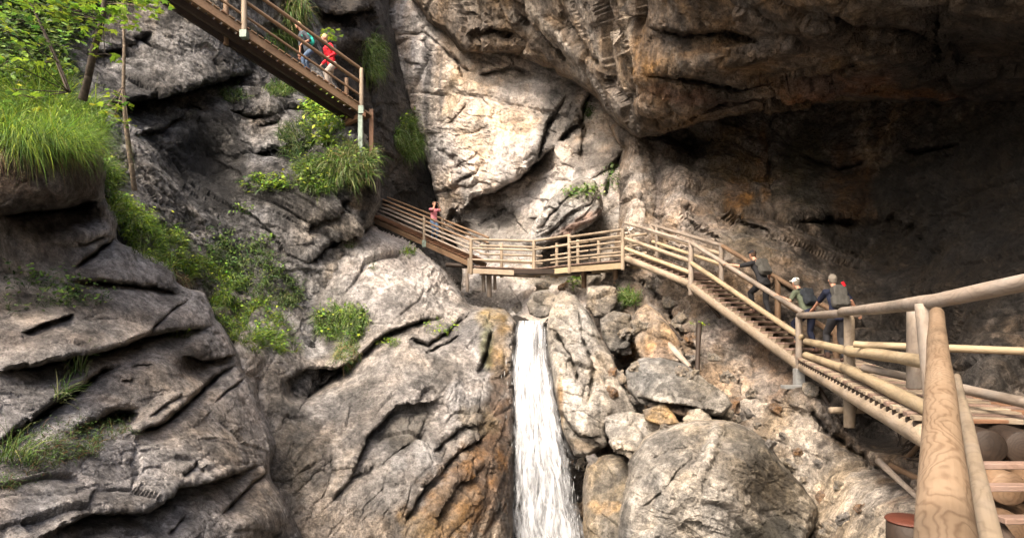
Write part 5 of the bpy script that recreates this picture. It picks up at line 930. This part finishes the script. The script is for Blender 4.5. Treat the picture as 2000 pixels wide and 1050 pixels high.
def person(label, base, fwd, H, lean=.1, hands=None, feet=None, top=None, top_m=None, leg_m=None, shoe_m=None, hair_m=None, cap_m=None, pack=None, sleeve=.55, head_fwd=None, shorts=False, extra=None):
    """local frame: f forward, r right, z up; hands given as world points or local tuples (r,f,z)"""
    f = horiz(Vector(fwd)); r = Vector((f.y, -f.x, 0)); S_ = H/1.75; base = Vector(base)
    root = empty('person', base, label, 'person', 'hikers on the walkways')
    def W(x, y, z): return r*x*S_+f*y*S_+Z*z*S_
    hip = W(0, -.02, .92); sp = hip+W(0, lean*.5, .24); ch = hip+W(0, lean, .43); nk = hip+W(0, lean*1.15, .56)
    hd = nk+W(0, .02+lean*.25, .10); hm = nk+W(0, .035+lean*.3, .17); ht = nk+W(0, .02+lean*.3, .245)
    k = S_; hf = Vector(head_fwd).normalized() if head_fwd else f; FR = (r, f); hr = Vector((hf.y, -hf.x, 0)).normalized(); HF = (hr, hf)
    B = [(hip, (.135*k, .10*k, .10*k), sp, (.12*k, .085*k, .09*k)), (sp, (.12*k, .085*k, .09*k), ch, (.15*k, .10*k, .10*k)), (ch+Z*.02*k, (.14*k, .08*k, .08*k), nk, (.06*k, .055*k, .05*k)), (nk, .052*k, hd, .052*k)]
    up = (ht-hd).normalized(); skull = hm+Z*.02*k
    B += [(skull-hf*.012*k, (.076*k, .092*k, .095*k), skull+up*.02*k-hf*.01*k, (.07*k, .086*k, .085*k)), (skull+hf*.02*k-Z*.02*k, (.062*k, .07*k, .06*k), hm+hf*.04*k-Z*.085*k, (.036*k, .034*k, .028*k)), (hm+hf*.085*k+Z*.015*k, .011*k, hm+hf*.103*k-Z*.022*k, .014*k), (hm+hf*.075*k-Z*.055*k, (.022*k, .014*k, .009*k), hm+hf*.077*k-Z*.056*k, (.022*k, .014*k, .009*k))]
    for s_ in (-1, 1): B.append((skull+hr*.076*k*s_-Z*.02*k, (.01*k, .018*k, .028*k), skull+hr*.08*k*s_-Z*.022*k, (.009*k, .016*k, .026*k)))
    parts = {'arm': [], 'leg': []}; SH = []; TR = []
    for s_, hnd in ((-1, hands[0] if hands else None), (1, hands[1] if hands else None)):
        sh = ch+W(.175*s_, 0, .055)
        tgt = (hnd-base if isinstance(hnd, Vector) else (W(*hnd) if hnd else hip+W(.25*s_, .08, -.08)))
        el, wr = ik(sh, tgt, .29*k, .26*k, W(.3*s_, -.5, -.75)); B += [(ch+Z*.04*k, .06*k, sh, .056*k), (sh, .052*k, el, .038*k), (el, .040*k, wr, .026*k)]
        d = (wr-el).normalized(); pm = wr+d*.05*k; a = d.cross(Z); a = a.normalized() if a.length > .1 else r.copy(); dn = Vector((0, 0, -1))
        B.append((wr, .024*k, pm+d*.03*k, .030*k)); B.append((pm-a*.018*k, .018*k, pm+a*.018*k+d*.03*k, .018*k))
        for q, (o_, l_) in enumerate(((-.033, .062), (-.011, .076), (.011, .072), (.033, .058))):
            p0 = pm+d*.035*k+a*o_*k; p1 = p0+d*l_*.55*k+dn*.012*k; p2 = p1+d*l_*.3*k+dn*.034*k; B += [(p0, .0115*k, p1, .010*k), (p1, .010*k, p2, .0085*k)]
        q1 = pm-a*.045*k*s_-d*.01*k; q2 = q1-a*.022*k*s_+d*.035*k+dn*.018*k; B += [(pm, .016*k, q1, .013*k), (q1, .013*k, q2, .0095*k)]
        parts['arm'].append((sh, el, wr))
        end = el.lerp(wr, max(0, sleeve*2-1)) if sleeve > .5 else sh.lerp(el, sleeve*2)
        SH += [(ch+Z*.03*k, .085*k, sh, .072*k)]+([(sh, .070*k, el, .054*k), (el, .054*k, end, .040*k)] if sleeve > .5 else [(sh, .070*k, end, .056*k)])
    for s_, ft in ((-1, feet[0] if feet else (-.11, .12, .0)), (1, feet[1] if feet else (.11, -.14, .0))):
        hp = hip+W(.085*s_, 0, -.03); an = W(ft[0], ft[1], ft[2]+.09); kn, an = ik(hp, an, .43*k, .43*k, W(.05*s_, 1, 0))
        B += [(hp, .09*k, kn, .056*k), (kn, .055*k, an, .038*k), (an, .036*k, an+W(0, .10, -.055), .028*k)]
        TR += [(hip+Z*.03*k, (.13*k, .11*k, .1*k), hp, (.10*k, .11*k, .1*k)), (hp, .104*k, kn, .072*k), (kn, .072*k, an+Z*.03*k, .056*k)]
        parts['leg'].append((hp, kn, an))
    def piece(name, caps, mat, fr=FR, vox=.012, sm=5, fold=0.0, boxes=(), par=None):
        me = blob_mesh(name, caps, fr, vox*k, sm, fold, boxes); me.materials.append(mat); o = bpy.data.objects.new(name, me); COL.objects.link(o); o.parent = par or root; return o
    piece('body', B, SKIN, HF if head_fwd else FR, .0085, 3)
    SH += [(hip-Z*.06*k, (.165*k, .135*k, .06*k), sp, (.145*k, .115*k, .1*k)), (sp, (.145*k, .115*k, .1*k), ch, (.168*k, .12*k, .10*k)), (ch+Z*.02*k, (.15*k, .095*k, .09*k), nk-Z*.0*k, (.068*k, .064*k, .04*k))]
    piece('shirt', SH, top_m, fold=.012*k)
    piece('trousers', TR, leg_m, fold=.010*k)
    for (hp, kn, an) in parts['leg']: piece('shoe', [(an+W(0, -.01, .02), .052*k, an+W(0, -.03, -.05), (.044*k, .05*k, .038*k)), (an+W(0, -.02, -.05), (.044*k, .05*k, .036*k), an+W(0, .14, -.06), (.046*k, .05*k, .028*k))], shoe_m, vox=.01)
    for s_ in (-1, 1): piece('eye', [(hm+hf*.074*k+hr*.03*s_*k+Z*.018*k, .010*k, hm+hf*.075*k+hr*.03*s_*k+Z*.018*k, .010*k)], BLACKC, vox=.004, sm=1)
    if hair_m: piece('hair', [(skull-hf*.022*k+Z*.012*k, (.084*k, .09*k, .094*k), skull-hf*.018*k+up*.03*k, (.077*k, .09*k, .086*k)), (skull-hf*.045*k-Z*.05*k, (.068*k, .055*k, .05*k), skull-hf*.03*k, (.08*k, .07*k, .07*k))], hair_m, HF, fold=.008*k, vox=.009)
    if cap_m: piece('cap', [(skull+up*.028*k-hf*.012*k, (.088*k, .10*k, .075*k), skull+up*.045*k-hf*.012*k, (.08*k, .092*k, .07*k)), (skull+hf*.06*k+Z*.045*k, (.07*k, .05*k, .012*k), skull+hf*.135*k+Z*.03*k, (.055*k, .045*k, .009*k))], cap_m, HF, vox=.008, fold=.004*k)
    if pack:
        pm, hh, dd, hv = pack; hh *= .8; dd *= .85; c = ch.lerp(sp, .35)-f*(.13+dd/2)*k; up = (nk-hip).normalized(); fr = r.cross(up)
        bx = [(c, r*.125*k, fr*dd*.42*k, up*hh*.44*k), (c+up*hh*.47*k-fr*.01*k, r*.13*k, fr*dd*.5*k, up*.055*k), (c-fr*dd*.5*k-up*hh*.12*k, r*.10*k, fr*.04*k, up*hh*.24*k)]+[(c+r*.14*s_*k-up*hh*.15*k, r*.03*k, fr*dd*.3*k, up*hh*.22*k) for s_ in (-1, 1)]
        me = blob_mesh('backpack', [(c-up*hh*.38*k-r*.1*k, .07*k, c-up*hh*.38*k+r*.1*k, .07*k)], (r, fr), .012*k, 8, .014*k, bx); me.materials.append(pm); o = bpy.data.objects.new('backpack', me); COL.objects.link(o); o.location = base
        tag(o, 'backpack worn by the '+hv, 'backpack', 'backpacks worn by the hikers')
        for s_ in (-1, 1):
            sh = ch+W(.09*s_, 0, .10); MBs = [c+r*.09*s_*k+up*hh*.42*k, sh+W(0, -.06, .05), sh+W(0, .045, .0), sh+W(.02*s_, .07, -.14), sp+W(.12*s_, -.02, .0)]
            me = blob_mesh('strap', [(MBs[i_], .017*k, MBs[i_+1], .017*k) for i_ in range(4)], (r, f), .009*k, 3); me.materials.append(pm); q = bpy.data.objects.new('strap', me); COL.objects.link(q); q.parent = o
    return root, dict(ch=ch+base, nk=nk+base, ht=ht+base, hip=hip+base, arm=parts['arm'], k=k, f=f, r=r)
BLACKC = cloth('black_cloth', (.012, .012, .014)); NAVY = cloth('navy_cloth', (.009, .012, .028)); GRN = cloth('grey_green_cloth', (.075, .09, .06)); JEAN = cloth('denim', (.07, .11, .18)); GREYT = cloth('grey_trousers', (.028, .028, .032)); BEIGE = cloth('beige_trousers', (.42, .37, .32))
PINK = cloth('pink_cloth', (.45, .16, .19)); RED = cloth('red_jacket', (.55, .015, .03)); TEAL = cloth('teal_cloth', (.03, .42, .34)); GPACK = cloth('grey_pack', (.06, .058, .052)); BPACK = cloth('black_pack', (.02, .024, .03)); WHITE = cloth('white_cloth', (.75, .74, .72)); HGREY = cloth('grey_hair', (.16, .14, .115)); HBRN = cloth('brown_hair', (.07, .04, .025)); BOOT = cloth('brown_boot', (.07, .04, .03)); HFAIR = cloth('fair_hair', (.40, .28, .16))
upst = -(S2-S1)
def on(Pa, Pb, t, pr, w_): return lerp(Pa, Pb, t)+pr*w_
pA = on(S1, S2, .56, pr4, .5)
person('person in black with a grey backpack highest on the long staircase, reaching for the handrail', pA, upst, 1.74, .26, (on(S1, S2, .40, -pr4, .05)+Z*1.07, (.30, .15, .95)), ((-.1, .24, .16), (.1, -.12, -.03)), top_m=BLACKC, leg_m=BLACKC, shoe_m=BOOT, cap_m=BLACKC, hair_m=HBRN, pack=(GPACK, .46, .22, 'person in black on the staircase'), sleeve=.42)
pB = on(S1, S2, .94, pr4, .42)
person('person with a white cap and grey green shirt near the foot of the long staircase', pB, upst, 1.68, .26, (on(S1, S2, .84, -pr4, .05)+Z*1.06, (.3, .2, .95)), ((-.1, .24, .16), (.1, -.12, -.02)), top_m=GRN, leg_m=NAVY, shoe_m=BOOT, cap_m=WHITE, hair_m=HGREY, pack=(BPACK, .44, .2, 'person with the white cap'), sleeve=.4)
pC = R0+(R1-R0).normalized()*.95+pr5*.5; pC.z -= .0
rt, an = person('grey haired person in a navy shirt with a light grey backpack beside the round post', pC, Vector((.10, 1, 0)), 1.78, .16, (R0-pr5*.02+Z*.97+Vector((.05, -.25, 0)), (.36, -.02, 1.02)), ((-.12, .2, .05), (.11, -.08, 0)), top_m=NAVY, leg_m=GREYT, shoe_m=BOOT, hair_m=HGREY, pack=(GPACK, .50, .22, 'grey haired person in navy'), sleeve=.45)
rr_ = MB(); q = an['ch']-an['f']*.26+an['r']*.09+Z*.16
rr_.log(q, q+Z*.09-an['r']*.05, .03, .03, seg=10); o = rr_.build('rolled_jacket', cloth('bright_red_cloth', (.6, .01, .02))); tag(o, 'small bright red roll sticking out of the grey backpack by the round post', 'jacket')
dW = horiz(U0-U1); prW = Vector((-dW.y, dW.x, 0)); prW = prW if prW.y > 0 else -prW
pD = on(U1, U0, .06, prW, .4)
person('person in a pink shirt and jeans on the ramp, raising both hands to a camera', pD, Vector((.55, -.8, 0)), 1.72, .0, ((-.09, .26, 1.60), (.09, .26, 1.60)), ((-.1, .03, 0), (.1, .0, 0)), top_m=PINK, leg_m=JEAN, shoe_m=BOOT, hair_m=HBRN, sleeve=.45)
fD = horiz(Vector((.55, -.8, 0))); cm = MB(); c_ = pD+fD*.28+Z*1.60; rD = Vector((fD.y, -fD.x, 0))
cm.box(c_, rD, fD, Z, .06, .03, .04, .008); cm.log(c_+fD*.02, c_+fD*.075, .028, .026, seg=12, wob=0); tag(cm.build('camera', cloth('camera_black', (.01, .01, .01), .4)), 'small black camera held up by the person in the pink shirt', 'camera')
uph = horiz(N1-N0)
def on_bridge(u, w_=.45):
    for i in range(400):
        p = N0+du*(i*.01)+per*w_
        if 1000+F*p.x/p.y <= u: return p+up1*.02
    return N0
rt, an = person('person in a red jacket and beige trousers on the high footbridge', on_bridge(648), uph, 1.74, .16, ((-.28, .22, 1.0), (.26, .2, .95)), ((-.1, .16, .05), (.1, -.14, -.02)), top_m=RED, leg_m=BEIGE, shoe_m=BOOT, hair_m=HFAIR, pack=(BPACK, .42, .16, 'person in the red jacket'), sleeve=.95)
rt, an = person('smaller stooping person in dark clothes with a teal backpack ahead on the high footbridge', on_bridge(603), uph, 1.58, .24, ((-.28, .3, 1.0), (.26, .2, .85)), ((-.1, .16, .05), (.1, -.14, -.02)), top_m=cloth('slate_shirt', (.05, .06, .075)), leg_m=JEAN, shoe_m=BOOT, hair_m=HFAIR, pack=(TEAL, .40, .2, 'stooping person in dark clothes'), sleeve=.5)
# ------------------------------------------------------------------ odds and ends under the walkways
_b = PX(1778, 1016, 6.2); m = empty('cut_log', _b-Z*.8); MB().log(_b-Z*.8, _b-Z*.012, .235, .225, seg=28, wob=.04, n=4).build('bark', W_drk, m); MB().log(_b-Z*.012, _b+Z*.02, .225, .222, seg=28, wob=.02, n=2).build('sawn_top', W_end, m); tag(m, 'upright cut log with a reddish brown sawn top beside the thick handrail', 'log')
for (a, b, r, mt, lb) in ((PX(1716, 898, 8.9), PX(1812, 990, 7.6), .045, W_old, 'mossy grey pole lying under the walkway beside the bright slope'), (PX(1740, 908, 9.2), PX(1815, 946, 8.2), .05, W_brn, 'brown pole lying just above the mossy grey pole'), (PX(1754, 912, 9.6), PX(1822, 838, 8.4), .04, W_brn, 'broken pole leaning up out of the brushwood'),
    (PX(1366, 632, 16.6), PX(1362, 722, 15.6), .07, W_drk, 'dark brown stake standing on the rubble slope'), (PX(1305, 672, 16.6), PX(1348, 716, 15.8), .085, W_old, 'grey board lying across the rubble beside the brown stake'), (PX(1308, 634, 18), PX(1332, 664, 17.4), .05, W_drk, 'short dark stick above the grey board')):
    tag(MB().log(a, b, r, r*.8, seg=10, wob=.15).build('pole', mt), lb, 'pole', 'old poles lying below the walkways')
bm_ = MB()
for i in range(46):
    a = PX(1752+random.random()*66, 905-random.random()*40, 8.8+random.random()*.8); bm_.log(a, a+Vector((random.uniform(.1, .5), random.uniform(-.3, .3), random.uniform(.0, .55))), .012, .005, seg=5, wob=.5, bend=.25)
o = bm_.build('brushwood', W_drk); o['kind'] = 'stuff'; o['label'] = 'tangled dry roots and brushwood under the walkway'
